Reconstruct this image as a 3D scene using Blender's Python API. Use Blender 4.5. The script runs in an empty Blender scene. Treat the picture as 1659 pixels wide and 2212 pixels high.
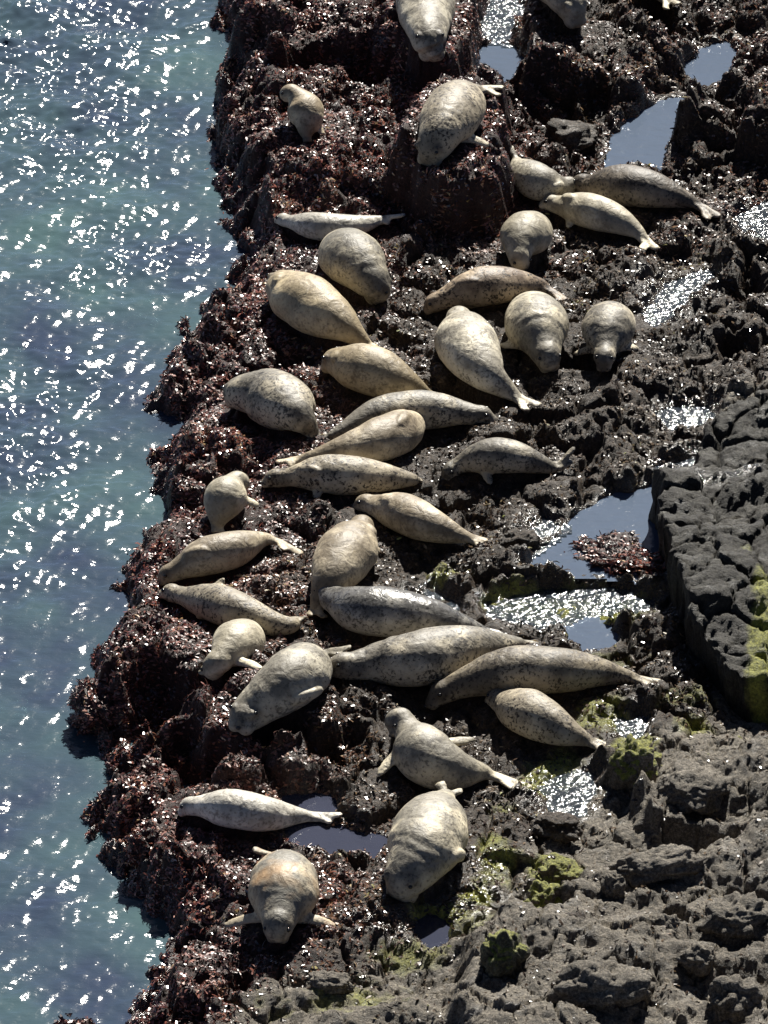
import bpy, math, random
import numpy as np
from mathutils import Vector, noise as mnoise

random.seed(7)
RNG = np.random.default_rng(11)
SC = bpy.context.scene
COL = SC.collection

# ------------------------------------------------------------------ camera
ELEV = math.radians(31.0)            # looking down from a cliff top
DIST = 70.0
TANV = 4.8 / DIST                    # half height of the view at the target
IW, IH = 1659.0, 2212.0              # layout units used for measuring the photograph
CAM = np.array([0.0, -DIST * math.cos(ELEV), DIST * math.sin(ELEV)])
cam_data = bpy.data.cameras.new('camera')
cam_data.sensor_fit = 'VERTICAL'
cam_data.sensor_height = 24.0
cam_data.lens = 12.0 / TANV
cam_data.clip_start = 1.0
cam_data.clip_end = 2000.0
cam = bpy.data.objects.new('camera', cam_data)
cam.location = CAM
cam.rotation_euler = (math.pi / 2 - ELEV, 0, 0)
COL.objects.link(cam)
SC.camera = cam

# ------------------------------------------------------------------ light
SUN_EL, SUN_AZ = math.radians(41.0), math.radians(12.0)   # azimuth from +Y towards +X
world = bpy.data.worlds.new('World')
SC.world = world
world.use_nodes = True
wn = world.node_tree.nodes
sky = wn.new('ShaderNodeTexSky')
sky.sky_type = 'NISHITA'
sky.sun_disc = False
sky.air_density = 0.22
sky.dust_density = 0.2
sky.ozone_density = 1.0
sky.sun_elevation = SUN_EL
sky.sun_rotation = SUN_AZ
bg = wn['Background']
bg.inputs['Strength'].default_value = 0.05
world.node_tree.links.new(sky.outputs['Color'], bg.inputs['Color'])
sun_data = bpy.data.lights.new('sun', 'SUN')
sun_data.energy = 5.0
sun_data.angle = math.radians(0.53)
sun_data.color = (1.0, 0.96, 0.88)
sun = bpy.data.objects.new('sun', sun_data)
sdir = Vector((math.sin(SUN_AZ) * math.cos(SUN_EL), math.cos(SUN_AZ) * math.cos(SUN_EL), math.sin(SUN_EL)))
sun.rotation_euler = sdir.to_track_quat('Z', 'Y').to_euler()
sun.location = sdir * 60
COL.objects.link(sun)
SC.view_settings.view_transform = 'Standard'
SC.view_settings.look = 'None'
SC.view_settings.exposure = 1.5
SC.view_settings.gamma = 1.0
SC.view_settings.use_curve_mapping = False
SC.render.engine = 'CYCLES'
SC.cycles.max_bounces = 5
SC.cycles.diffuse_bounces = 2
SC.cycles.glossy_bounces = 2
SC.cycles.transparent_max_bounces = 6
SC.cycles.sample_clamp_indirect = 4.0
SC.cycles.use_denoising = True

# ------------------------------------------------------------------ geometry of the view
FW = np.array([0, math.cos(ELEV), -math.sin(ELEV)])
UP = np.array([0, math.sin(ELEV), math.cos(ELEV)])
RT = np.array([1.0, 0, 0])

def ray(px, py):
    u = (px - IW / 2) / (IH / 2) * TANV
    v = (IH / 2 - py) / (IH / 2) * TANV
    return FW + u * RT + v * UP

def at(px, py, z=0.0):
    d = ray(px, py)
    t = (z - CAM[2]) / d[2]
    return CAM + d * t

def mpp(p):
    """metres per layout unit at world point p"""
    return float(np.dot(np.asarray(p) - CAM, FW)) * TANV / (IH / 2)

# ------------------------------------------------------------------ numpy noise
def _hash(ix, iy, seed):
    h = (ix.astype(np.int64) * 374761393 + iy.astype(np.int64) * 668265263 + seed * 974634777) & 0xFFFFFFFF
    h = ((h ^ (h >> 13)) * 1274126177) & 0xFFFFFFFF
    h = ((h ^ (h >> 16)) * 2246822519) & 0xFFFFFFFF
    return (h ^ (h >> 15)) & 0xFFFFFFFF

def perlin(x, y, seed=0):
    x0 = np.floor(x); y0 = np.floor(y)
    fx = (x - x0); fy = (y - y0)
    ux = fx * fx * fx * (fx * (fx * 6 - 15) + 10)
    uy = fy * fy * fy * (fy * (fy * 6 - 15) + 10)
    def g(dx, dy):
        a = _hash(x0 + dx, y0 + dy, seed).astype(np.float64) * (2 * math.pi / 4294967296.0)
        return np.cos(a) * (fx - dx) + np.sin(a) * (fy - dy)
    a = g(0, 0); b = g(1, 0); c = g(0, 1); d = g(1, 1)
    return 1.5 * ((a * (1 - ux) + b * ux) * (1 - uy) + (c * (1 - ux) + d * ux) * uy)

def fbm(x, y, lam, octv=3, seed=0, gain=0.5):
    s = 0; a = 1.0
    for o in range(octv):
        s = s + a * perlin(x / lam + 13.7 * o, y / lam - 7.3 * o, seed + o)
        lam *= 0.5; a *= gain
    return s

def worley(x, y, lam, seed=0):
    x = x / lam; y = y / lam
    x0 = np.floor(x); y0 = np.floor(y)
    f1 = np.full(x.shape, 9.0); f2 = np.full(x.shape, 9.0); cid = np.zeros(x.shape)
    for dx in (-1, 0, 1):
        for dy in (-1, 0, 1):
            h = _hash(x0 + dx, y0 + dy, seed)
            jx = (h & 0xFFFF) / 65535.0; jy = (h >> 16) / 65535.0
            d = np.hypot(x0 + dx + jx - x, y0 + dy + jy - y)
            nearer = d < f1
            f2 = np.where(nearer, f1, np.minimum(f2, d))
            cid = np.where(nearer, (h % 1000) / 1000.0, cid)
            f1 = np.where(nearer, d, f1)
    return f1, f2, cid

def sstep(a, b, x):
    t = np.clip((x - a) / (b - a), 0, 1)
    return t * t * (3 - 2 * t)

def poly_sd(poly, X, Y):
    """signed distance, positive inside"""
    P = np.asarray(poly, float)[:, :2]
    d2 = np.full(X.shape, 1e9); inside = np.zeros(X.shape, bool)
    n = len(P)
    for i in range(n):
        ax, ay = P[i]; bx, by = P[(i + 1) % n]
        ex, ey = bx - ax, by - ay
        t = np.clip(((X - ax) * ex + (Y - ay) * ey) / (ex * ex + ey * ey + 1e-12), 0, 1)
        d2 = np.minimum(d2, (X - ax - t * ex) ** 2 + (Y - ay - t * ey) ** 2)
        c = ((ay > Y) != (by > Y)) & (X < (bx - ax) * (Y - ay) / ((by - ay) + 1e-12) + ax)
        inside ^= c
    d = np.sqrt(d2)
    return np.where(inside, d, -d)

# ------------------------------------------------------------------ terrain plan
SEA = -0.38
SHORE = [(380, -900), (420, -300), (455, 0), (478, 50), (490, 110), (492, 160), (510, 205), (470, 270), (448, 310), (458, 350), (488, 390), (500, 430),
         (505, 480), (538, 530), (550, 562), (520, 600), (470, 650), (412, 700), (388, 760), (360, 810), (332, 850), (300, 885), (340, 902),
         (372, 925), (355, 970), (345, 1030), (330, 1080), (318, 1130), (290, 1190), (262, 1240), (245, 1275), (262, 1320), (240, 1370),
         (232, 1420), (218, 1470), (162, 1520), (172, 1550), (212, 1592), (262, 1620), (262, 1660), (215, 1705), (204, 1745), (208, 1795),
         (235, 1835), (265, 1870), (285, 1910), (320, 1960), (345, 2000), (352, 2050), (340, 2110), (325, 2160), (300, 2212), (260, 2330), (180, 2800), (900, 4500)]
shore = [at(x, y, SEA) for x, y in SHORE] + [np.array([60, -60, 0]), np.array([60, 80, 0])]
REEF = [at(x, y, SEA) for x, y in [(110, 2260), (130, 2225), (170, 2208), (215, 2212), (245, 2230), (250, 2270), (220, 2330), (130, 2330)]]

# raised blocks of the shelf: outline of the top, height, edge width
PLATEAUS = [
    ([(600, 140), (740, 120), (880, 150), (885, 320), (840, 390), (720, 410), (630, 380)], 0.26, 0.55),
    ([(872, 350), (888, 255), (950, 180), (1060, 175), (1100, 250), (1095, 335), (1060, 372), (980, 388), (905, 378)], 0.58, 0.16),
    ([(842, 105), (850, 0), (860, -200), (1020, -200), (1036, 0), (1020, 110), (965, 148), (885, 140)], 0.40, 0.12),
    ([(1482, 205), (1530, 165), (1720, 150), (1720, 300), (1625, 262), (1560, 258), (1500, 250)], 0.42, 0.10),
    ([(500, 30), (600, 0), (760, -20), (800, 80), (700, 100), (590, 110), (520, 95)], 0.30, 0.16),
    ([(1130, 20), (1250, 0), (1420, 40), (1440, 120), (1380, 190), (1260, 205), (1150, 190)], 0.25, 0.14),
    ([(240, 1330), (300, 1300), (420, 1330), (440, 1440), (360, 1480), (260, 1470)], 0.16, 0.14),
    ([(460, 1470), (560, 1400), (720, 1480), (760, 1560), (640, 1595), (560, 1600), (500, 1590), (440, 1560)], 0.20, 0.10),
    ([(600, 1600), (700, 1590), (740, 1640), (660, 1660), (600, 1655)], 0.12, 0.10),
    ([(1540, 930), (1590, 860), (1720, 850), (1720, 1000), (1600, 985)], 0.22, 0.12),
    ([(1040, 2010), (1120, 1950), (1300, 1900), (1500, 1840), (1720, 1800), (1720, 2400), (1000, 2400), (1020, 2150)], 0.26, 0.22),
    ([(1400, 1720), (1520, 1660), (1720, 1600), (1720, 1780), (1560, 1790), (1440, 1770)], 0.16, 0.12),
    ([(1330, 1625), (1400, 1610), (1420, 1680), (1360, 1710), (1310, 1690)], 0.14, 0.09),
    ([(480, 20), (560, 10), (600, 90), (560, 130), (500, 110)], 0.14, 0.10),
    ([(460, 265), (560, 225), (640, 300), (560, 330), (480, 320)], 0.14, 0.12),
    ([(700, 1430), (860, 1540), (820, 1600), (760, 1600)], 0.08, 0.12),
]
# tide pools: kind of surface, outline of the water, description
POOLS = [
    ('still', [(1036, 120), (1062, 96), (1100, 98), (1128, 128), (1136, 160), (1115, 185), (1080, 190), (1045, 178)], 'rounded blue tide pool above the seal draped over the raised rock'),
    ('still', [(1480, 148), (1520, 112), (1572, 92), (1578, 125), (1560, 160), (1528, 185), (1505, 172)], 'small blue tide pool above the bigger one near the upper corner'),
    ('still', [(1386, 245), (1425, 226), (1480, 216), (1472, 290), (1440, 312), (1412, 365), (1322, 365), (1335, 305), (1350, 270)], 'blue tide pool behind the dark seal of the huddled three'),
    ('still', [(1135, 1232), (1180, 1190), (1250, 1120), (1320, 1080), (1412, 1050), (1440, 1120), (1480, 1225), (1400, 1250), (1260, 1235)], 'largest tide pool, lying along the dark rock outcrop'),
    ('still', [(1238, 1362), (1275, 1345), (1315, 1355), (1318, 1385), (1270, 1402), (1240, 1398)], 'little blue pool behind the longest seal'),
    ('dim', [(618, 1722), (690, 1712), (720, 1740), (690, 1790), (760, 1795), (825, 1815), (800, 1845), (720, 1840), (640, 1810)], 'shallow dark pool around the hind flippers of the white backed seal'),
    ('dim', [(898, 2000), (935, 1985), (972, 2005), (965, 2035), (925, 2045)], 'tiny blue puddle below the very fat grey seal'),
    ('riffle', [(1425, 895), (1470, 875), (1535, 880), (1545, 905), (1490, 925), (1440, 918)], 'sparkling puddle above the dark rock outcrop'),
    ('riffle', [(1590, 470), (1640, 445), (1700, 440), (1700, 545), (1640, 540), (1600, 515)], 'sparkling shallow pool cut off by the frame beside the dark seal'),
    ('riffle', [(1390, 668), (1430, 622), (1500, 600), (1530, 585), (1535, 610), (1480, 650), (1440, 690), (1400, 700)], 'narrow glittering channel beside the blotched seal'),
    ('riffle', [(1040, 40), (1080, -40), (1130, -40), (1120, 40), (1100, 92), (1045, 85)], 'glittering channel at the top edge between two seals'),
    ('riffle', [(1040, 1300), (1100, 1285), (1180, 1272), (1270, 1268), (1370, 1275), (1430, 1300), (1400, 1335), (1310, 1350), (1240, 1362), (1120, 1355), (1050, 1335)], 'glittering greenish shallows between the silvery seal and the outcrop'),
    ('riffle', [(1170, 1705), (1215, 1680), (1275, 1670), (1290, 1720), (1260, 1760), (1210, 1775), (1180, 1745)], 'sparkling shallows beside the yellow mossy rock'),
    ('riffle', [(880, 1278), (930, 1268), (990, 1300), (985, 1325), (930, 1310), (890, 1295)], 'sparkling trickle of water behind the silvery seal'),
    ('riffle', [(1180, 1120), (1120, 1165), (1075, 1195), (1110, 1205), (1150, 1190), (1215, 1140)], 'sparkling rill at the narrow end of the largest tide pool'),
    ('riffle', [(1410, 1012), (1470, 992), (1530, 985), (1525, 1002), (1470, 1012), (1420, 1028)], 'thin bright rivulet along the upper edge of the outcrop'),
    ('riffle', [(1335, 1560), (1385, 1545), (1400, 1570), (1370, 1600), (1335, 1595)], 'small sparkling puddle under the tail of the longest seal'),
]
PITS = [(545, 175, 60, 45, .42), (1190, 262, 55, 42, .34), (1290, 270, 34, 42, .30), (335, 1535, 62, 42, .34), (600, 1640, 62, 26, .26), (450, 1690, 60, 34, .30), (700, 1660, 34, 26, .22),
        (430, 735, 40, 26, .24), (1132, 70, 16, 50, .34), (800, 215, 50, 32, .24), (345, 1080, 22, 40, .22), (1560, 330, 60, 44, .28), (1420, 95, 34, 50, .30), (1290, 85, 40, 22, .22),
        (300, 1760, 40, 28, .2), (560, 925, 70, 26, .12), (850, 215, 30, 20, .2), (470, 300, 24, 22, .18), (1250, 800, 60, 20, .14), (980, 870, 50, 18, .14), (1180, 930, 60, 20, .16),
        (1600, 640, 50, 26, .2), (1590, 780, 40, 26, .2), (760, 1640, 40, 40, .18), (400, 1630, 40, 30, .26), (640, 790, 40, 22, .16), (1040, 900, 40, 14, .14), (960, 1110, 60, 20, .14),
        (1330, 1760, 40, 30, .24), (1450, 2060, 30, 16, .2), (1180, 2020, 50, 20, .2), (1540, 1870, 60, 16, .16), (1120, 1990, 20, 30, .2), (520, 2130, 24, 24, .2), (860, 1600, 40, 20, .14)]
CX = np.arange(-8.0, 9.0, 0.05); CY = np.arange(-13.0, 17.0, 0.05)
GX, GY = np.meshgrid(CX, CY, indexing='ij')
SD = np.maximum(poly_sd(shore, GX, GY), poly_sd(REEF, GX, GY))

def shelf(sd):
    z = np.where(sd < 0, SEA + 1.1 * sd, SEA + 0.30 * sstep(0.0, 0.28, sd) + 0.10 * sstep(0.2, 1.2, sd))
    return np.maximum(z, -1.25 + 0.0 * sd)

BASE = shelf(SD) + 0.02 * np.clip(GX - 0.5, 0, 5) + sstep(-0.1, 0.5, SD) * 0.07 * perlin(GX / 1.3, GY / 1.3, 3)
for outline, h, w in PLATEAUS:
    o = poly_sd([at(x, y, h) for x, y in outline], GX, GY)
    o = o + 0.20 * fbm(GX, GY, 0.7, 3, 21)
    BASE = BASE + h * sstep(-w, 0.02, o)
for px, py, rx, ry, dep in PITS:
    c = at(px, py, -dep * .5); k = mpp(c)
    q = ((GX - c[0]) / (rx * k)) ** 2 + ((GY - c[1]) / (ry * k / 0.515)) ** 2 + 0.35 * fbm(GX, GY, 0.4, 2, 25)
    BASE = BASE - dep * sstep(1.5, 0.55, q)
POOLD = np.full(GX.shape, -9.0); PLEV = np.full(GX.shape, -9.0)
pool_level = []
for i, (nm, outline, lab) in enumerate(POOLS):
    pw = [at(x, y, 0.0) for x, y in outline]
    c = np.mean(np.array(pw), axis=0)
    ii = int(np.clip((c[0] - CX[0]) / 0.05, 0, len(CX) - 1)); jj = int(np.clip((c[1] - CY[0]) / 0.05, 0, len(CY) - 1))
    lev = float(BASE[ii, jj]) - 0.05
    pw = [at(x, y, lev) for x, y in outline]
    d = poly_sd(pw, GX, GY)
    d = d + np.clip(0.05 * fbm(GX, GY, 0.22, 3, 27 + i), -.08, .08)
    BASE = np.where((d > -0.4) & (d < 0.0) & (POOLD < -0.04), np.maximum(BASE, lev + 0.05 - 0.12 * sstep(-0.2, -0.4, d)), BASE)
    k = sstep(-0.10, 0.05, d)
    BASE = BASE * (1 - k) + k * (lev - (0.035 if nm == 'riffle' else 0.15))
    PLEV = np.where(d > np.maximum(POOLD, -0.3), lev, PLEV)
    POOLD = np.maximum(POOLD, d)
    pool_level.append((pw, lev))

def samp(A, x, y):
    fx = np.clip((np.asarray(x, float) - CX[0]) / 0.05, 0, len(CX) - 1.001)
    fy = np.clip((np.asarray(y, float) - CY[0]) / 0.05, 0, len(CY) - 1.001)
    i = fx.astype(int); j = fy.astype(int); u = fx - i; v = fy - j
    return (A[i, j] * (1 - u) + A[i + 1, j] * u) * (1 - v) + (A[i, j + 1] * (1 - u) + A[i + 1, j + 1] * u) * v

def PLEV_near(x, y):
    i = np.clip(np.round((x - CX[0]) / 0.05).astype(int), 0, len(CX) - 1); j = np.clip(np.round((y - CY[0]) / 0.05).astype(int), 0, len(CY) - 1)
    return PLEV[i, j]

def land(px, py, off=0.0):
    """world point seen at a layout position, OFF metres above the shelf"""
    d = ray(px, py)
    z = np.arange(1.6, -0.8, -0.01)
    t = (z - CAM[2]) / d[2]
    X = CAM[0] + d[0] * t; Y = CAM[1] + d[1] * t
    b = np.maximum(np.maximum(samp(BASE, X, Y), SEA - 0.05), np.where(samp(POOLD, X, Y) > -0.02, PLEV_near(X, Y), -9)) + off
    k = np.argmax(z <= b)
    return np.array([X[k], Y[k], z[k]])

# ------------------------------------------------------------------ materials
def new_mat(name):
    m = bpy.data.materials.new(name); m.use_nodes = True
    nt = m.node_tree
    return m, nt, nt.nodes, nt.links, nt.nodes['Principled BSDF']

def N(nt, typ, **kw):
    n = nt.nodes.new(typ)
    for k, v in kw.items():
        if k in n.inputs: n.inputs[k].default_value = v
        else: setattr(n, k, v)
    return n

def ramp(nt, fac, stops):
    r = nt.nodes.new('ShaderNodeValToRGB')
    el = r.color_ramp.elements
    while len(el) < len(stops): el.new(0.5)
    for e, (p, c) in zip(el, stops):
        e.position = p
        e.color = (*c, 1) if len(c) == 3 else c
    nt.links.new(fac, r.inputs['Fac'])
    return r.outputs['Color']

def mixc(nt, fac, a, b, mode='MIX'):
    n = nt.nodes.new('ShaderNodeMix'); n.data_type = 'RGBA'; n.blend_type = mode
    for sock, v in ((n.inputs[0], fac), (n.inputs[6], a), (n.inputs[7], b)):
        if hasattr(v, 'is_linked'): nt.links.new(v, sock)
        elif isinstance(v, tuple): sock.default_value = (*v, 1)
        else: sock.default_value = v
    return n.outputs[2]

def math_n(nt, op, a, b=0.0, clamp=False):
    n = nt.nodes.new('ShaderNodeMath'); n.operation = op; n.use_clamp = clamp
    for i, v in enumerate((a, b)):
        if hasattr(v, 'is_linked'): nt.links.new(v, n.inputs[i])
        else: n.inputs[i].default_value = v
    return n.outputs[0]

def noise_n(nt, vec, scale, detail=4, rough=0.55):
    n = nt.nodes.new('ShaderNodeTexNoise')
    n.inputs['Scale'].default_value = scale; n.inputs['Detail'].default_value = detail; n.inputs['Roughness'].default_value = rough
    if vec is not None: nt.links.new(vec, n.inputs['Vector'])
    return n.outputs['Fac']

def attr(nt, name):
    a = nt.nodes.new('ShaderNodeAttribute'); a.attribute_name = name
    return a

def rock_material(name, attributes=True, tint=(1, 1, 1), weed=0.0, algae=0.0, bare=0.0, wet=0.3):
    m, nt, nodes, L, bs = new_mat(name)
    geo = nodes.new('ShaderNodeNewGeometry'); pos = geo.outputs['Position']
    n1 = noise_n(nt, pos, 5.0, 5); n2 = noise_n(nt, pos, 38.0, 5, 0.65); n3 = noise_n(nt, pos, 140.0, 3, 0.6)
    dark = ramp(nt, n2, [(0.28, (0.010, 0.006, 0.004)), (0.52, (0.032, 0.021, 0.013)), (0.74, (0.120, 0.085, 0.052))])
    barec = ramp(nt, n2, [(0.28, (0.026, 0.023, 0.018)), (0.5, (0.132, 0.112, 0.086)), (0.72, (0.36, 0.315, 0.245))])
    weedc = ramp(nt, n2, [(0.3, (0.009, 0.004, 0.004)), (0.55, (0.032, 0.013, 0.010)), (0.8, (0.09, 0.040, 0.026))])
    algc = ramp(nt, n2, [(0.3, (0.045, 0.055, 0.012)), (0.55, (0.21, 0.21, 0.036)), (0.8, (0.42, 0.40, 0.07))])
    if attributes:
        A = {k: attr(nt, k).outputs['Fac'] for k in ('weed', 'wet', 'algae', 'bare')}
    else:
        A = {}
        for k, v in (('weed', weed), ('wet', wet), ('algae', algae), ('bare', bare)):
            vn = nodes.new('ShaderNodeValue'); vn.outputs[0].default_value = v; A[k] = vn.outputs[0]
    def msk(k, lo=0.12):
        s = math_n(nt, 'ADD', A[k], math_n(nt, 'MULTIPLY', math_n(nt, 'SUBTRACT', n1, 0.5), 0.9))
        return math_n(nt, 'MULTIPLY', math_n(nt, 'SUBTRACT', s, 0.35), 3.0, True)
    nb = noise_n(nt, pos, 2.3, 4, 0.6)
    barec = mixc(nt, ramp(nt, nb, [(0.35, (0, 0, 0)), (0.65, (1, 1, 1))]), barec, mixc(nt, 1.0, barec, (0.52, 0.50, 0.47), 'MULTIPLY'))
    nf = noise_n(nt, pos, 85.0, 4, 0.7)
    barec = mixc(nt, math_n(nt, 'MULTIPLY', math_n(nt, 'SUBTRACT', nf, 0.56), 7.0, True), barec, (0.27, 0.235, 0.18))
    barec = mixc(nt, math_n(nt, 'MULTIPLY', math_n(nt, 'SUBTRACT', 0.43, nf), 7.0, True), barec, (0.016, 0.013, 0.011))
    c = mixc(nt, msk('bare'), dark, barec)
    c = mixc(nt, msk('weed'), c, weedc)
    c = mixc(nt, 1.0, c, tint, 'MULTIPLY')
    if attributes:
        c = mixc(nt, msk('algae'), c, algc)
    else:                                                   # algae settles on upward faces
        sep = nodes.new('ShaderNodeSeparateXYZ'); L.new(geo.outputs['Normal'], sep.inputs[0])
        up = math_n(nt, 'MULTIPLY', math_n(nt, 'SUBTRACT', sep.outputs['Z'], 0.25), 1.6, True)
        s = math_n(nt, 'ADD', math_n(nt, 'MULTIPLY', A['algae'], up), math_n(nt, 'MULTIPLY', math_n(nt, 'SUBTRACT', n1, 0.5), 0.8))
        c = mixc(nt, math_n(nt, 'MULTIPLY', math_n(nt, 'SUBTRACT', s, 0.35), 3.0, True), c, algc)
    speck = math_n(nt, 'MULTIPLY', math_n(nt, 'SUBTRACT', n3, 0.66), 9.0, True)
    c = mixc(nt, math_n(nt, 'MULTIPLY', speck, 0.35), c, (0.30, 0.27, 0.22))
    L.new(c, bs.inputs['Base Color'])
    w = msk('wet')
    rgh = math_n(nt, 'SUBTRACT', 0.62, math_n(nt, 'MULTIPLY', w, 0.46))
    L.new(rgh, bs.inputs['Roughness'])
    bs.inputs['Diffuse Roughness'].default_value = 0.6
    L.new(math_n(nt, 'ADD', 0.25, math_n(nt, 'MULTIPLY', w, 0.45)), bs.inputs['Specular IOR Level'])
    b = nodes.new('ShaderNodeBump'); b.inputs['Strength'].default_value = 0.9; b.inputs['Distance'].default_value = 0.03
    hsum = math_n(nt, 'ADD', math_n(nt, 'MULTIPLY', n2, 1.0), math_n(nt, 'MULTIPLY', n3, 0.45))
    L.new(hsum, b.inputs['Height'])
    L.new(b.outputs['Normal'], bs.inputs['Normal'])
    return m

def seal_material(name, back, belly, spot, spot_amt, rough=0.55, stain=None):
    back, belly, spot = [tuple(k_ * q * w_ for q, w_ in zip(c_, (1.04, 1.0, 0.93))) for c_, k_ in ((back, .47), (belly, .76), (spot, .38))]
    m, nt, nodes, L, bs = new_mat(name)
    tc = nodes.new('ShaderNodeTexCoord'); oi = nodes.new('ShaderNodeObjectInfo')
    off = nodes.new('ShaderNodeVectorMath'); off.operation = 'ADD'
    sc = nodes.new('ShaderNodeVectorMath'); sc.operation = 'SCALE'; sc.inputs['Scale'].default_value = 40.0
    cmb = nodes.new('ShaderNodeCombineXYZ')
    for i in range(3): L.new(oi.outputs['Random'], cmb.inputs[i])
    L.new(cmb.outputs[0], sc.inputs[0]); L.new(tc.outputs['Object'], off.inputs[0]); L.new(sc.outputs[0], off.inputs[1])
    P = off.outputs[0]
    big = noise_n(nt, P, 3.2, 4, 0.6); mid = noise_n(nt, P, 17.0, 4, 0.62); fine = noise_n(nt, P, 75.0, 3, 0.6)
    d = attr(nt, 'dorsal').outputs['Fac']
    k = math_n(nt, 'ADD', math_n(nt, 'MULTIPLY', d, 0.5), 0.5)
    k = math_n(nt, 'ADD', k, math_n(nt, 'MULTIPLY', math_n(nt, 'SUBTRACT', big, 0.5), 2.4))
    c = ramp(nt, k, [(0.45, belly), (0.95, back)])
    sn = noise_n(nt, P, 34.0, 3, 0.6); rg = noise_n(nt, P, 5.0, 2, 0.5)
    sp = math_n(nt, 'ADD', sn, math_n(nt, 'MULTIPLY', math_n(nt, 'SUBTRACT', rg, 0.5), 0.35))
    sp = math_n(nt, 'MULTIPLY', math_n(nt, 'SUBTRACT', sp, 0.530), 10.0, True)
    c = mixc(nt, math_n(nt, 'MULTIPLY', sp, min(1.0, spot_amt * 1.5)), c, spot)
    c = mixc(nt, math_n(nt, 'MULTIPLY', math_n(nt, 'SUBTRACT', mid, 0.47), 3.0, True), c, mixc(nt, 1.0, c, (0.53, 0.51, 0.49), 'MULTIPLY'))
    c = mixc(nt, math_n(nt, 'MULTIPLY', math_n(nt, 'SUBTRACT', noise_n(nt, P, 7.0, 3, 0.6), 0.55), 4.0, True), c, mixc(nt, 1.0, c, (1.22, 1.2, 1.14), 'MULTIPLY'))
    c = mixc(nt, math_n(nt, 'MULTIPLY', math_n(nt, 'SUBTRACT', fine, 0.5), 1.2, True), c, mixc(nt, 1.0, c, (1.35, 1.33, 1.28), 'MULTIPLY'))
    if stain:
        st = math_n(nt, 'MULTIPLY', math_n(nt, 'SUBTRACT', noise_n(nt, P, 2.1, 3), 0.52), 5.0, True)
        c = mixc(nt, math_n(nt, 'MULTIPLY', st, 0.7), c, stain)
    val = math_n(nt, 'ADD', 0.80, math_n(nt, 'MULTIPLY', oi.outputs['Random'], 0.42))                 # no two coats are equally dark
    vc = nodes.new('ShaderNodeCombineColor')
    for i in range(3): L.new(val, vc.inputs[i])
    c = mixc(nt, 1.0, c, vc.outputs[0], 'MULTIPLY')
    # dark muzzle and eye marks
    face = attr(nt, 'face').outputs['Fac']
    c = mixc(nt, math_n(nt, 'MULTIPLY', face, 0.75), c, (0.035, 0.028, 0.024))
    L.new(c, bs.inputs['Base Color'])
    bs.inputs['Roughness'].default_value = rough
    bs.inputs['Specular IOR Level'].default_value = 0.3
    b = nodes.new('ShaderNodeBump'); b.inputs['Strength'].default_value = 0.8; b.inputs['Distance'].default_value = 0.022
    cr = nodes.new('ShaderNodeTexNoise'); cr.inputs['Scale'].default_value = 9.0; cr.inputs['Detail'].default_value = 6; cr.inputs['Distortion'].default_value = 0.6
    L.new(P, cr.inputs['Vector'])
    L.new(math_n(nt, 'ADD', cr.outputs['Fac'], math_n(nt, 'MULTIPLY', fine, 0.12)), b.inputs['Height'])
    L.new(b.outputs['Normal'], bs.inputs['Normal'])
    return m

def water_material(name, tint, scatter, opacity, rough, bump_scale, bump_dist, bump_strength=1.0, vary=None):
    m = bpy.data.materials.new(name); m.use_nodes = True
    nt = m.node_tree; nodes = nt.nodes; L = nt.links
    nodes.remove(nodes['Principled BSDF'])
    out = nodes['Material Output']
    geo = nodes.new('ShaderNodeNewGeometry'); pos = geo.outputs['Position']
    mp = nodes.new('ShaderNodeMapping'); mp.inputs['Scale'].default_value = (0.75, 1.25, 1.0); L.new(pos, mp.inputs['Vector'])
    h = noise_n(nt, mp.outputs[0], bump_scale, 3, 0.5)
    b = nodes.new('ShaderNodeBump'); b.inputs['Strength'].default_value = bump_strength; b.inputs['Distance'].default_value = bump_dist
    L.new(h, b.inputs['Height'])
    fr = nodes.new('ShaderNodeFresnel'); fr.inputs['IOR'].default_value = 1.34; L.new(b.outputs['Normal'], fr.inputs['Normal'])
    gl = nodes.new('ShaderNodeBsdfGlossy'); gl.inputs['Roughness'].default_value = rough; L.new(b.outputs['Normal'], gl.inputs['Normal'])
    tr = nodes.new('ShaderNodeBsdfTransparent'); tr.inputs['Color'].default_value = (*tint, 1)
    df = nodes.new('ShaderNodeBsdfDiffuse')
    upv = nodes.new('ShaderNodeVectorMath'); upv.operation = 'ADD'; upv.inputs[1].default_value = (0, 0, 0.9); L.new(b.outputs['Normal'], upv.inputs[0])
    nrm_ = nodes.new('ShaderNodeVectorMath'); nrm_.operation = 'NORMALIZE'; L.new(upv.outputs[0], nrm_.inputs[0]); L.new(nrm_.outputs[0], df.inputs['Normal'])   # light scattered inside the water body
    if vary:
        v = noise_n(nt, pos, 0.55, 3, 0.55)
        L.new(ramp(nt, v, [(0.36, scatter), (0.66, vary)]), df.inputs['Color'])
    else:
        df.inputs['Color'].default_value = (*scatter, 1)
    m1 = nodes.new('ShaderNodeMixShader'); m1.inputs[0].default_value = opacity
    L.new(tr.outputs[0], m1.inputs[1]); L.new(df.outputs[0], m1.inputs[2])
    m2 = nodes.new('ShaderNodeMixShader'); L.new(fr.outputs[0], m2.inputs[0]); L.new(m1.outputs[0], m2.inputs[1]); L.new(gl.outputs[0], m2.inputs[2])
    L.new(m2.outputs[0], out.inputs['Surface'])
    return m

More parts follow.
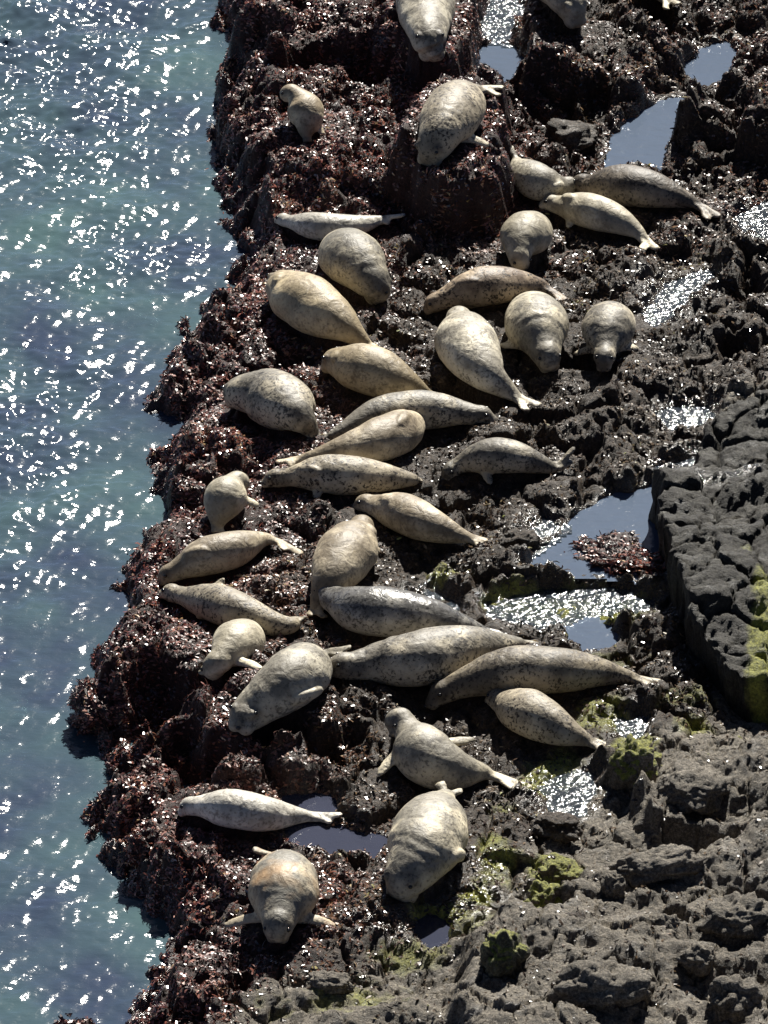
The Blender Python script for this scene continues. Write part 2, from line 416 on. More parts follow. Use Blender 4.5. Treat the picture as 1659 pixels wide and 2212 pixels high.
def weed_material():
    m, nt, nodes, L, bs = new_mat('seaweed')
    a = attr(nt, 'tone').outputs['Fac']; rd = attr(nt, 'red').outputs['Fac']
    c1 = ramp(nt, a, [(0.0, (0.012, 0.005, 0.004)), (0.4, (0.058, 0.020, 0.015)), (0.7, (0.175, 0.052, 0.036)), (0.9, (0.25, 0.105, 0.065)), (1.0, (0.28, 0.18, 0.09))])
    c2 = ramp(nt, a, [(0.0, (0.008, 0.006, 0.005)), (0.4, (0.034, 0.021, 0.013)), (0.7, (0.092, 0.060, 0.034)), (0.9, (0.16, 0.125, 0.065)), (1.0, (0.17, 0.18, 0.06))])
    L.new(mixc(nt, rd, c2, c1), bs.inputs['Base Color'])
    geo = nodes.new('ShaderNodeNewGeometry')
    L.new(ramp(nt, noise_n(nt, geo.outputs['Position'], 1.6, 3, 0.6), [(0.38, (0.52, 0.52, 0.52)), (0.60, (0.20, 0.20, 0.20))]), bs.inputs['Roughness'])
    L.new(math_n(nt, 'ADD', 0.34, math_n(nt, 'MULTIPLY', rd, 0.3)), bs.inputs['Specular IOR Level'])
    return m

# ------------------------------------------------------------------ mesh helpers
def link_mesh(name, me, mat=None, parent=None):
    o = bpy.data.objects.new(name, me); COL.objects.link(o)
    if mat: me.materials.append(mat)
    if parent: o.parent = parent
    return o

def tag(o, label=None, cat=None, group=None, kind=None):
    for k, v in (('label', label), ('category', cat), ('group', group), ('kind', kind)):
        if v: o[k] = v
    return o

def fast_mesh(name, verts, quads, attrs=None, smooth=True):
    me = bpy.data.meshes.new(name)
    verts = np.asarray(verts, np.float32); quads = np.asarray(quads, np.int32)
    k = quads.shape[1]
    me.vertices.add(len(verts)); me.vertices.foreach_set('co', verts.ravel())
    me.loops.add(quads.size); me.loops.foreach_set('vertex_index', quads.ravel())
    me.polygons.add(len(quads)); me.polygons.foreach_set('loop_start', np.arange(0, quads.size, k, dtype=np.int32))
    me.polygons.foreach_set('use_smooth', np.full(len(quads), smooth))
    for nm, v in (attrs or {}).items():
        at_ = me.attributes.new(nm, 'FLOAT', 'POINT'); at_.data.foreach_set('value', np.asarray(v, np.float32).ravel())
    me.update(calc_edges=True)
    return me

def grid_quads(nx, ny):
    i = np.arange(nx - 1)[:, None]; j = np.arange(ny - 1)[None, :]
    a = i * ny + j
    return np.stack([a, a + ny, a + ny + 1, a + 1], -1).reshape(-1, 4)

def stretch(lo, hi, step, far, grow=1.12):
    core = list(np.arange(lo, hi + step / 2, step))
    s = step
    while core[-1] < hi + far:
        s *= grow; core.append(core[-1] + s)
    s = step
    while core[0] > lo - far:
        s *= grow; core.insert(0, core[0] - s)
    return np.array(core)

# ------------------------------------------------------------------ the seals: spines first, so that the ground can take their weight
PROF_T = [0, .02, .05, .09, .13, .18, .24, .32, .42, .50, .60, .70, .80, .90, .96, 1.0]
PROF_R = [.16, .25, .34, .41, .42, .44, .57, .81, .97, 1.0, .96, .82, .62, .40, .29, .21]
PROF_BLUNT = [.26, .40, .53, .62, .68, .75, .85, .95, 1.0, 1.0, .95, .83, .64, .41, .29, .20]
PROF_FAT = [.18, .28, .39, .47, .52, .60, .74, .91, 1.0, 1.0, .95, .83, .64, .41, .29, .20]
PROF_THIN = [.15, .26, .37, .45, .46, .48, .60, .81, .95, 1.0, .96, .84, .68, .48, .36, .26]

# pts: nose -> tail base (layout x, y, extra lift); R: half width; hind: flipper tips; fore: ('g', t, x, y, z) to a point, ('b', t0, t1, ang) folded on the body
NS = 80
SEALS = [
 dict(pts=[(936,120),(926,85),(920,25),(922,-50),(930,-110)], R=64, hind=[(925,-160),(945,-160)], fore=[('g',.26,846,101,.03)], mat='pale', prof='blunt', face=1,
      label='big pale speckled seal cut off by the top edge, head hanging down'),
 dict(pts=[(1246,48,.05),(1234,16,.04),(1216,-16,.03),(1200,-66),(1190,-106)], R=60, hind=[(1190,-150)], fore=[], mat='cream', prof='blunt',
      label='pale seal beside the glittering channel, only its rounded end in view'),
 dict(pts=[(1340,-62,.1),(1362,-50,.1),(1392,-32,.1),(1420,-12,.12),(1436,-2,.14)], R=34, hind=[(1464,10,.06),(1444,20,.02)], fore=[], mat='cream', prof='std',
      label='seal at the top edge of which only pale flippers show'),
 dict(pts=[(619,208,.23),(635,204,.23),(654,228,.09),(664,258,0),(662,284,0),(663,298,0)], R=40, hind=[(656,306),(672,304)], fore=[('g',.36,700,292,.02)], mat='tan', prof='pup', face=1,
      label='small pup with raised head on the red seaweed near the water'),
 dict(pts=[(924,346),(938,318),(958,278),(988,232),(1014,203,.02),(1032,192,.05)], R=62, hind=[(1090,190,.02),(1084,204,.0)], fore=[('g',.30,1056,314,.02)], mat='spotty', prof='blunt', face=1,
      label='speckled seal draped over the raised rock with a black shadow below'),
 dict(pts=[(598,474,.03),(640,482,.02),(705,492),(770,488),(826,474,.06)], R=32, hind=[(873,466,.12),(842,482,.02)], fore=[], mat='white', prof='thin',
      label='slim bright white seal lying sideways in front of the black shadow'),
 dict(pts=[(814,636),(803,612),(772,572),(742,542),(722,525)], R=64, hind=[(708,512)], fore=[('g',.26,716,600,.05)], mat='greytan', prof='blunt', face=1,
      label='round grey seal facing the camera below the slim white seal'),
 dict(pts=[(604,612,.05),(628,632),(685,670),(742,705),(774,730),(792,744)], R=63, hind=[(814,752),(796,757)], fore=[('b',.16,.27,70)], mat='yellow', prof='blunt',
      label='fat yellowish tan seal pointing its head at the water'),
 dict(pts=[(1128,574,.05),(1122,555,.05),(1126,522,.06),(1145,500,.05),(1160,482)], R=54, hind=[(1172,470)], fore=[('g',.30,1080,535,.10)], mat='cream', prof='fat', face=1,
      label='pale seal sitting behind the dark brown one, half hidden'),
 dict(pts=[(920,668),(968,644),(1040,622),(1110,616),(1162,616),(1186,626)], R=44, hind=[(1238,664),(1222,655)], fore=[('b',.28,.40,75),('g',.36,1045,660,.03)], mat='brown', prof='fat',
      label='dark brown seal lying sideways with arched back and thin pale flipper'),
 dict(pts=[(1188,792),(1180,768),(1162,710),(1148,670),(1140,652)], R=68, hind=[(1135,640)], fore=[('g',.24,1080,746,.05)], mat='greytan', prof='fat', face=1,
      label='broad grey seal facing the camera, left of the two seen head-on'),
 dict(pts=[(1304,796,.07),(1306,772,.09),(1312,720,.03),(1322,682),(1328,664)], R=58, hind=[(1334,658,-.06)], fore=[('g',.24,1240,764,.03),('g',.24,1380,752,.04)], mat='darkgrey', prof='std', face=1,
      label='blotched grey and white seal facing the camera, nearest the wet channel'),
 dict(pts=[(989,684,.03),(997,712),(1016,758),(1052,808),(1094,843),(1116,858)], R=66, hind=[(1164,878,.02),(1142,886,.02)], fore=[('b',.20,.27,80)], mat='pale', prof='fat',
      label='pale cream seal pointing away with hind flippers spread toward us'),
 dict(pts=[(512,858),(530,850),(585,860),(638,895),(668,925),(678,938)], R=66, hind=[(696,958),(674,960)], fore=[], mat='darkgrey', prof='blunt',
      label='fat grey seal closest to the water in the middle, rump downhill'),
 dict(pts=[(712,786,.03),(738,785),(800,802),(870,828),(922,848)], R=55, hind=[(960,862)], fore=[('b',.14,.24,60)], mat='yellow', prof='blunt',
      label='tan seal whose tail end is hidden by the long grey seal'),
 dict(pts=[(1070,907,.03),(1030,898,.02),(965,890),(890,888),(820,898),(760,922),(712,944)], R=44, hind=[(690,955)], fore=[('g',.26,925,916,.03)], mat='darkgrey', prof='fat',
      label='long grey seal with its head pointing right, behind a smaller tan seal'),
 dict(pts=[(908,888,.04),(892,912),(845,942),(775,968),(695,986),(650,992)], R=50, hind=[(596,1001),(618,1004)], fore=[('b',.34,.50,80)], mat='tan', prof='fat',
      label='tan seal pressed against the long grey one, tail stretching left'),
 dict(pts=[(568,1042,.02),(608,1034),(680,1026),(750,1028),(820,1032),(880,1036),(898,1037)], R=45, hind=[(912,1038)], fore=[('b',.26,.40,62),('g',.38,682,1078,.02)], mat='spotty', prof='thin',
      label='speckled tan seal lying straight sideways with flipper folded on its side'),
 dict(pts=[(960,1034),(988,1008),(1045,988,.03),(1105,988,.05),(1155,1000,.03),(1198,1014)], R=40, hind=[(1245,968,.18),(1236,994,.08)], fore=[('g',.34,1060,1046,.03)], mat='darkgrey', prof='thin',
      label='grey seal arched like a bow with hind flippers raised'),
 dict(pts=[(768,1092,.03),(800,1092,.02),(858,1106),(920,1132),(980,1154),(1022,1164)], R=45, hind=[(1054,1170),(1040,1178)], fore=[('b',.24,.36,82)], mat='tan', prof='fat',
      label='smooth tan seal in the very middle, above the tide pool rill, head to the water'),
 dict(pts=[(522,1048,.16),(505,1044,.17),(486,1078,.05),(474,1112),(468,1140)], R=46, hind=[(462,1152),(478,1152)], fore=[('g',.36,560,1094,.06)], mat='cream', prof='pup',
      label='smooth pale pup seen from behind with one flipper stuck out'),
 dict(pts=[(346,1254),(388,1230),(440,1206),(500,1190),(558,1168,.03),(590,1164,.03)], R=44, hind=[(650,1201,.04),(624,1188,.03)], fore=[('b',.26,.40,78)], mat='tan', prof='fat',
      label='tan seal head-down toward the water with a dark flipper on top'),
 dict(pts=[(348,1280,.04),(386,1286,.02),(440,1298),(505,1318),(570,1344),(620,1352),(644,1342)], R=44, hind=[(660,1334,.08)], fore=[('g',.32,486,1250,.28),('g',.34,430,1338,.02)], mat='spotty', prof='thin',
      label='spotted seal raising a flipper, behind the small pup with dark face'),
 dict(pts=[(786,1134,.05),(772,1158,.02),(742,1206),(716,1250),(692,1296),(682,1318)], R=63, hind=[(668,1332),(698,1336)], fore=[('b',.20,.30,55),('g',.24,822,1194,.06)], mat='tan', prof='fat',
      label='brownish tan seal pointing away, its tail behind the silvery seal head'),
 dict(pts=[(682,1280,.05),(712,1292,.02),(780,1318),(850,1326),(930,1338),(1000,1352),(1046,1364)], R=55, hind=[(1085,1370),(1070,1378)], fore=[], mat='wet', prof='fat',
      label='wet silvery seal with a dark head and glossy back'),
 dict(pts=[(464,1456,.05),(474,1430,.09),(506,1398,.02),(534,1372),(546,1356)], R=54, hind=[(556,1342)], fore=[('g',.26,428,1456,.02),('g',.26,566,1446,.02)], mat='cream', prof='pup', face=1,
      label='small smooth pup with a dark face turned toward the camera'),
 dict(pts=[(520,1566),(540,1543),(590,1500),(640,1460),(680,1426),(700,1412)], R=65, hind=[(756,1400,.16),(744,1412,.12)], fore=[('b',.28,.42,12)], mat='pale', prof='blunt', face=1,
      label='plump cream seal with closed eyes and flipper across its belly'),
 dict(pts=[(706,1442,.03),(744,1442),(820,1434),(900,1426),(980,1408),(1060,1396),(1128,1390)], R=61, hind=[(1170,1392)], fore=[], mat='darkgrey', prof='fat',
      label='huge grey seal whose nose touches the flippers of the cream seal'),
 dict(pts=[(926,1522),(962,1496),(1020,1472),(1100,1452),(1190,1450),(1280,1452),(1350,1462),(1376,1468)], R=54, hind=[(1442,1477),(1412,1484)], fore=[('g',.30,1085,1505,.10)], mat='brownlong', prof='fat',
      label='longest seal, greyish brown, nose down in front of the huge grey one'),
 dict(pts=[(1060,1508,.03),(1092,1520),(1150,1546),(1210,1576),(1258,1596),(1280,1604)], R=52, hind=[(1338,1618),(1310,1625)], fore=[], mat='spotty', prof='fat',
      label='speckled brown seal whose tail reaches the yellow mossy rock'),
 dict(pts=[(850,1580,.20),(866,1556,.24),(890,1590,.10),(926,1640),(985,1664),(1040,1668),(1058,1672)], R=62, hind=[(1148,1706),(1120,1704)], fore=[('g',.26,800,1694,.02),('g',.36,1034,1596,.16)], mat='greytan', prof='std',
      label='seal propped up on its flippers with the tail bent to one side'),
 dict(pts=[(390,1752),(428,1742,.03),(500,1748,.02),(560,1758),(622,1762),(680,1764)], R=43, hind=[(738,1762,.06),(720,1774,.02)], fore=[], mat='white', prof='fat',
      label='white backed seal with a black shadowed belly by the shallow pool'),
 dict(pts=[(867,1928),(878,1898),(912,1842),(932,1792),(952,1742,.08),(966,1716,.14)], R=82, hind=[(954,1688,.06),(998,1704,.04)], fore=[('b',.26,.36,10)], mat='greytan', prof='blunt', face=1,
      label='very fat grey seal facing down with small flippers in the air'),
 dict(pts=[(600,2024,.04),(602,1994,.05),(612,1930),(614,1882),(600,1856)], R=77, hind=[(545,1832,.10)], fore=[('g',.26,482,2000,.02),('g',.26,728,2002,.02)], mat='greyorange', prof='fat', face=1,
      label='grey and orange seal facing the camera with both front flippers spread'),
 dict(pts=[(1240,402,.02),(1205,404),(1165,396),(1130,370,.06),(1112,348,.12)], R=41, hind=[(1096,316,.10),(1128,344,.0)], fore=[('b',.26,.36,40)], mat='pale', prof='fat',
      label='pale seal of the huddled three with hind flippers raised'),
 dict(pts=[(1240,398,.02),(1278,402),(1340,402),(1400,410),(1460,426),(1508,442)], R=46, hind=[(1552,470),(1535,474)], fore=[], mat='dark', prof='fat',
      label='dark mottled seal of the huddled three, in front of the blue pool'),
 dict(pts=[(1170,440,.02),(1208,444),(1270,456),(1330,476),(1374,500),(1394,518)], R=40, hind=[(1416,540),(1392,542)], fore=[('b',.22,.36,85),('g',.28,1228,492,.04)], mat='cream', prof='fat',
      label='cream seal with ribbed back, front one of the huddled three'),
]
PROFS = {'std': PROF_R, 'fat': PROF_FAT, 'thin': PROF_THIN, 'blunt': PROF_BLUNT, 'pup': [.18, .31, .43, .51, .53, .54, .65, .83, .96, 1.0, .96, .84, .66, .44, .32, .22]}

def catmull(P, n):
    P = np.asarray(P, float)
    Q = np.vstack([2 * P[0] - P[1], P, 2 * P[-1] - P[-2]])
    out = []
    m = len(P) - 1
    for s in np.linspace(0, m, n):
        i = min(int(s), m - 1); u = s - i
        p0, p1, p2, p3 = Q[i], Q[i + 1], Q[i + 2], Q[i + 3]
        out.append(0.5 * ((2 * p1) + (-p0 + p2) * u + (2 * p0 - 5 * p1 + 4 * p2 - p3) * u * u + (-p0 + 3 * p1 - 3 * p2 + p3) * u ** 3))
    return np.array(out)

def smooth_path(P, n):
    P = catmull(P, 200)
    s = np.concatenate([[0], np.cumsum(np.linalg.norm(np.diff(P, axis=0), axis=1))])
    q = np.linspace(0, s[-1], n)
    return np.stack([np.interp(q, s, P[:, k]) for k in range(3)], 1), s[-1]

def plan_seal(S):
    prof = PROFS[S['prof']]
    pts = [(p[0], p[1], p[2] if len(p) > 2 else 0.0) for p in S['pts']]
    xy = np.array([(p[0], p[1] / 0.52) for p in pts])
    s = np.concatenate([[0], np.cumsum(np.linalg.norm(np.diff(xy, axis=0), axis=1))]); s /= s[-1]
    mid = at(pts[len(pts) // 2][0], pts[len(pts) // 2][1], 0.2)
    dv = xy[-1] - xy[0]; f = abs(dv[0]) / (np.linalg.norm(dv) + 1e-9)
    a = S['R'] * mpp(mid) / (1 - 0.10 * f)
    W = []
    for (x, y, lift), t in zip(pts, s):
        r = a * np.interp(t, PROF_T, prof)
        W.append(land(x, y, 0.80 * r + lift))
    W = np.array(W)
    P, Lm = smooth_path(W, NS)
    for _ in range(8):
        P[1:-1, 2] = 0.25 * P[:-2, 2] + 0.5 * P[1:-1, 2] + 0.25 * P[2:, 2]
    T = np.linspace(0, 1, NS)
    S['P'], S['T'], S['a'], S['L'] = P, T, a, Lm
    S['r'] = a * np.interp(T, PROF_T, prof)

fr = random.Random(4)
for S in SEALS:
    S['folds'] = [(fr.uniform(.17, .21), fr.uniform(.02, .05), .012), (fr.uniform(.22, .27), fr.uniform(.02, .05), .012), (fr.uniform(.30, .36), fr.uniform(.0, .03), .014), (fr.uniform(.78, .88), fr.uniform(.0, .03), .014)]
    plan_seal(S)
SP = np.concatenate([S['P'] for S in SEALS]); SR = np.concatenate([S['r'] for S in SEALS])

# ------------------------------------------------------------------ ground mesh
gx = stretch(-2.75, 4.5, 0.0163, 120, 1.22); gy = stretch(-9.0, 11.3, 0.0235, 120, 1.22)
X, Y = np.meshgrid(gx, gy, indexing='ij')
core = sstep(2.5, 0.0, np.maximum(np.maximum(-2.75 - X, X - 4.5), np.maximum(-9.0 - Y, Y - 11.3)))
sd = samp(SD, X, Y); pd = samp(POOLD, X, Y)

def ell(px, py, rx, ry, X=X, Y=Y, z=0.0):
    c = at(px, py, z); k = mpp(c)
    return np.exp(-(((X - c[0]) / (rx * k)) ** 2 + ((Y - c[1]) / (ry * k / 0.515)) ** 2))

BARE = [at(x, y, 0.1) for x, y in [(1900, 820), (1560, 880), (1420, 1060), (1540, 1530), (1400, 1580), (1230, 1700), (1090, 1880), (960, 1990), (760, 2060), (600, 2060), (500, 2130), (440, 2230), (420, 2400), (1900, 2500)]]
bare_sd = poly_sd(BARE, *np.meshgrid(CX, CY, indexing='ij'))
bare = sstep(-0.35, 0.5, samp(bare_sd, X, Y))
weed = np.clip(0.95 - 0.42 * np.clip(sd - 0.55, 0, 5), 0, 1)
weed = np.maximum(weed, 0.85 * sstep(3.5, 6.0, Y) * (1 - 0.55 * sstep(0.6, 2.2, X))) * (1 - 0.9 * bare)
algae = np.zeros_like(X); wet = np.zeros_like(X) + 0.30
for e in [(1640, 1380, 60, 110, .9), (1370, 1640, 50, 30, 1.0), (1200, 1890, 60, 25, 1.0), (1180, 1955, 40, 30, .9), (1300, 1560, 80, 50, .55), (1210, 1660, 60, 40, .6),
          (1080, 1870, 60, 40, .5), (1060, 1900, 70, 30, .5), (940, 1970, 70, 30, .6), (1240, 1300, 190, 50, .55), (960, 1250, 60, 25, .5), (1500, 1580, 60, 30, .5),
          (1330, 1420, 120, 30, .35), (760, 2150, 180, 60, .4), (1090, 1750, 50, 40, .4), (1000, 2000, 100, 40, .45), (1480, 1530, 90, 30, .4), (600, 2170, 200, 40, .3), (1120, 1290, 90, 30, .7), (1340, 1330, 90, 30, .6), (1160, 1690, 50, 40, .6), (1060, 1840, 40, 30, .6), (880, 2060, 120, 30, .5), (1030, 1940, 50, 30, .6)]:
    algae = np.maximum(algae, 1.35 * e[4] * ell(*e[:4]))
for e in [(1240, 1310, 230, 70, 1.0), (1200, 1700, 120, 90, .85), (1000, 1950, 140, 70, .8), (920, 1290, 70, 40, .9), (1230, 1730, 70, 60, .95), (1050, 1880, 80, 40, .8), (860, 2000, 180, 50, .7), (1340, 1580, 60, 50, .8),
          (1450, 640, 120, 70, .9), (1620, 490, 60, 50, 1.0), (1490, 890, 80, 35, 1.0), (1470, 1000, 120, 25, .9), (1520, 990, 60, 30, .8), (1180, 1160, 120, 60, .8), (1020, 1190, 50, 30, .7),
          (1085, 60, 60, 60, .9), (1500, 100, 100, 40, .7), (1400, 240, 60, 30, .8), (700, 1790, 140, 50, .8), (1590, 1040, 60, 25, .8), (1100, 2140, 120, 80, .4), (1450, 1850, 60, 20, .8),
          (1360, 1480, 80, 25, .8), (800, 300, 300, 200, .4)]:
    wet = np.maximum(wet, e[4] * ell(*e[:4]))
wet = np.maximum(wet, sstep(0.5, 0.0, sd) * 0.6)
wet = np.maximum(wet, sstep(-0.22, -0.02, pd) * 0.8)

Z = samp(BASE, X, Y)
def detail(X, Y, bare):
    wx = X + 0.06 * perlin(X / 0.3, Y / 0.3, 51) + 0.02 * perlin(X / 0.07, Y / 0.07, 54); wy = Y + 0.06 * perlin(X / 0.3, Y / 0.3, 52) + 0.02 * perlin(X / 0.07, Y / 0.07, 55)
    f1, f2, cid = worley(wx, wy * 0.85, 0.46, 5)
    g1, g2, gid = worley(wx, wy, 0.17, 6)
    h1, h2, hid = worley(wx, wy, 0.065, 7)
    big = 0.17 * (cid - 0.5) * sstep(0.0, 0.22, f2 - f1) - 0.09 * sstep(0.15, 0.0, f2 - f1) + 0.05 * (1 - np.clip(f1, 0, 1) ** 2)
    mid = 0.05 * (1 - np.clip(g1, 0, 1) ** 2) + 0.07 * (gid - 0.5) * sstep(0, .22, g2 - g1) - 0.03
    sml = 0.022 * (1 - np.clip(h1, 0, 1) ** 2) + 0.020 * (hid - .5) * sstep(0, .25, h2 - h1) - 0.012
    rdg = 0.5 - np.abs(fbm(wx, wy, 0.5, 3, 45, 0.55))
    ux = X + 0.35 * Y; uy = Y - 0.2 * X
    hb = 0.22 * fbm(ux / 1.4, uy, 1.15, 6, 47, 0.50)
    st = hb / 0.035; hb = 0.035 * (np.floor(st) + sstep(0.25, 0.85, st - np.floor(st))) * 0.35 + hb * 0.65
    rock = hb + 0.060 * (cid - 0.5) * sstep(0.0, 0.08, f2 - f1) - 0.07 * sstep(0.05, 0.0, f2 - f1) + 0.030 * (gid - .5) * sstep(0, .10, g2 - g1) + 0.014 * (hid - .5) * sstep(0, .2, h2 - h1) + 0.014 * fbm(wx, wy, 0.07, 2, 49, .7)
    soft = big + mid + sml + 0.14 * fbm(X, Y, 0.9, 2, 31) + 0.035 * fbm(X, Y, 0.12, 3, 41, 0.6) + 0.05 * rdg - 0.04
    return soft * (1 - bare) + rock * bare
det = detail(X, Y, bare)
edge = 0.12 * fbm(X, Y, 0.30, 3, 61) * sstep(0.5, 0.1, np.abs(sd))
SD2 = np.full(GX.shape, 9.0)
for p, r in zip(SP, SR):
    i0, i1 = np.searchsorted(CX, (p[0] - r - .6, p[0] + r + .6)); j0, j1 = np.searchsorted(CY, (p[1] - r - .6, p[1] + r + .6))
    SD2[i0:i1, j0:j1] = np.minimum(SD2[i0:i1, j0:j1], np.hypot(GX[i0:i1, j0:j1] - p[0], GY[i0:i1, j0:j1] - p[1]) - r)
near = samp(np.minimum(SD2, 1), X, Y)
pamp = 0.25 + 0.75 * sstep(0.02, -0.16, pd)
samp_amp = 0.45 + 0.55 * sstep(0.05, 0.45, near)
Z = Z + core * (det * pamp * samp_amp + edge) * np.where(sd < -0.6, 0.5, 1.0)
pl = PLEV_near(X, Y)
Z = np.where((pd > -0.17) & (pd < -0.07), np.maximum(Z, pl + 0.008), Z)
# a stony bump standing in the largest pool, and dents where channels run
# seals press into and are carried by the rock
hold = np.zeros_like(Z)
for (p, r) in zip(SP, SR):
    i0, i1 = np.searchsorted(gx, (p[0] - r, p[0] + r)); j0, j1 = np.searchsorted(gy, (p[1] - r, p[1] + r))
    if i1 <= i0 or j1 <= j0: continue
    xs = X[i0:i1, j0:j1]; ys = Y[i0:i1, j0:j1]
    dd = np.hypot(xs - p[0], ys - p[1]) / r
    bot = p[2] - 0.80 * r * np.sqrt(np.clip(1 - dd ** 2, 0, 1))
    zz = Z[i0:i1, j0:j1]
    zz = np.where(dd < 1, np.minimum(zz, bot + 0.02), zz)
    zz = np.where((dd < 0.55) & (p[2] - 0.8 * r - zz < 0.16), np.maximum(zz, bot - 0.015), zz)
    Z[i0:i1, j0:j1] = zz
    hold[i0:i1, j0:j1] = np.maximum(hold[i0:i1, j0:j1], dd < 0.92)
XX = X + core * 0.018 * perlin(X / 0.09, Y / 0.09, 71); YY = Y + core * 0.022 * perlin(X / 0.09, Y / 0.09, 72)
submerged = sstep(SEA - 0.02, SEA - 0.25, Z)
ground_mat = rock_material('tidal_rock')
ground = link_mesh('ground', fast_mesh('ground', np.stack([XX, YY, Z], -1).reshape(-1, 3), grid_quads(len(gx), len(gy)),
                   dict(weed=weed * (1 - .7 * submerged), wet=wet, algae=np.maximum(algae, 0), bare=np.maximum(bare, submerged * (0.3 + 0.6 * perlin(X / .9, Y / .9, 81)))), smooth=True), ground_mat)
tag(ground, 'dark wet tidal rock shelf covered in patches of red brown seaweed', kind='structure')

def gsamp(A, x, y):
    i = np.clip(np.searchsorted(gx, x) - 1, 0, len(gx) - 2); j = np.clip(np.searchsorted(gy, y) - 1, 0, len(gy) - 2)
    u = (x - gx[i]) / (gx[i + 1] - gx[i]); v = (y - gy[j]) / (gy[j + 1] - gy[j])
    return (A[i, j] * (1 - u) + A[i + 1, j] * u) * (1 - v) + (A[i, j + 1] * (1 - u) + A[i + 1, j + 1] * u) * v

# ------------------------------------------------------------------ sea
sx = stretch(-4.6, -1.2, 0.023, 200, 1.22); sy = stretch(-9.0, 11.5, 0.026, 200, 1.22)
X2, Y2 = np.meshgrid(sx, sy, indexing='ij')
sel = sx < 40
ZS = np.zeros_like(X2)
wr = np.random.default_rng(5)
for i in range(72):
    lam = 0.105 * (2.0 / 0.105) ** (wr.random() ** 1.6)
    th = math.radians(-84 + wr.normal(0, 46))
    k = 2 * math.pi / lam
    amp = 0.0074 * lam ** 0.82 * min(1.0, 0.6 / lam) ** 0.8 * (0.6 + 0.8 * wr.random())
    ph = wr.random() * 6.283
    ZS += amp * np.sin(k * (math.cos(th) * X2 + math.sin(th) * Y2) + ph + 0.4 * perlin(X2 / (3 * lam), Y2 / (3 * lam), 200 + i) if lam > 0.4 else k * (math.cos(th) * X2 + math.sin(th) * Y2) + ph)
gust = 0.75 + 0.55 * fbm(X2, Y2, 2.4, 2, 91)
score = sstep(3.0, 0.0, np.maximum(np.maximum(-4.6 - X2, X2 + 1.2), np.maximum(-9.0 - Y2, Y2 - 11.5)))
ZS = ZS * np.clip(gust, 0.25, 1.5) * score * (0.55 + 0.45 * sstep(0.0, -1.1, samp(SD, X2, Y2))) * (0.78 + 0.22 * sstep(-4.5, 0.5, Y2))
sea_mat = water_material('sea_water', (0.55, 0.72, 0.72), (0.031, 0.044, 0.074), 0.82, 0.095, 15.0, 0.012, 0.6, vary=(0.056, 0.096, 0.104))
sea = link_mesh('sea', fast_mesh('sea', np.stack([X2, Y2, SEA + ZS], -1).reshape(-1, 3), grid_quads(len(sx), len(sy))), sea_mat)
tag(sea, 'blue green sea water with bright sun glitter', kind='structure')

# ------------------------------------------------------------------ tide pools
pool_mat = water_material('pool_water', (0.45, 0.50, 0.52), (0.085, 0.110, 0.155), 0.74, 0.06, 9.0, 0.014, 0.8)
dim_mat = water_material('dim_pool_water', (0.45, 0.45, 0.48), (0.036, 0.040, 0.062), 0.75, 0.06, 9.0, 0.012, 0.5)
riffle_mat = water_material('riffle_water', (0.80, 0.84, 0.80), (0.050, 0.065, 0.085), 0.30, 0.10, 15.0, 0.022, 1.0)
for i, ((pw, lev), (nm, outline, lab)) in enumerate(zip(pool_level, POOLS)):
    pw = np.array(pw); c = pw.mean(0)
    lo = pw.min(0) - 0.25; hi = pw.max(0) + 0.25
    ax = np.arange(lo[0], hi[0], 0.05); ay = np.arange(lo[1], hi[1], 0.05)
    A, B = np.meshgrid(ax, ay, indexing='ij')
    d = poly_sd(pw, A, B)
    q = grid_quads(len(ax), len(ay))
    q = q[(d.ravel()[q] > -0.13).all(1)]
    used = np.unique(q); remap = -np.ones(A.size, int); remap[used] = np.arange(len(used))
    z = lev + 0.004 * perlin(A / .3, B / .3, 300 + i)
    o = link_mesh('tide_pool_water', fast_mesh('tide_pool_water', np.stack([A, B, z], -1).reshape(-1, 3)[used], remap[q]), {'still': pool_mat, 'dim': dim_mat, 'riffle': riffle_mat}[nm])
    tag(o, lab, kind='structure')

# ------------------------------------------------------------------ boulders and the outcrop
def boulder(name, label, px, py, size, mat, h=0.5, seed=0, rot=0.0, sub=5, rough=0.30, group=None):
    import bmesh
    bm = bmesh.new(); bmesh.ops.create_icosphere(bm, subdivisions=sub, radius=1.0)
    sv = Vector((seed * 7.13, seed * 3.7, seed * 1.9))
    for v in bm.verts:
        n = v.co.normalized()
        q = n * 1.3 + sv
        k = 1 + rough * mnoise.noise(q) + rough * 0.7 * mnoise.noise(q * 2.1) + rough * 0.30 * mnoise.noise(q * 5.0) + rough * 0.22 * mnoise.noise(q * 11.0) + rough * 0.13 * mnoise.noise(q * 23.0)
        d = mnoise.voronoi(q * 1.4)[0]
        k += rough * 0.8 * (d[1] - d[0]) - rough * 0.3
        v.co = Vector((n.x * size[0] * k, n.y * size[1] * k, n.z * size[2] * k))
    me = bpy.data.meshes.new(name); bm.to_mesh(me); bm.free()
    me.polygons.foreach_set('use_smooth', np.full(len(me.polygons), True))
    o = link_mesh(name, me, mat)
    p = land(px, py, 0.0)
    o.location = (p[0], p[1], p[2] + size[2] * (h - 0.5)); o.rotation_euler = (0, 0, rot)
    tag(o, label, 'rock', group)
    return o

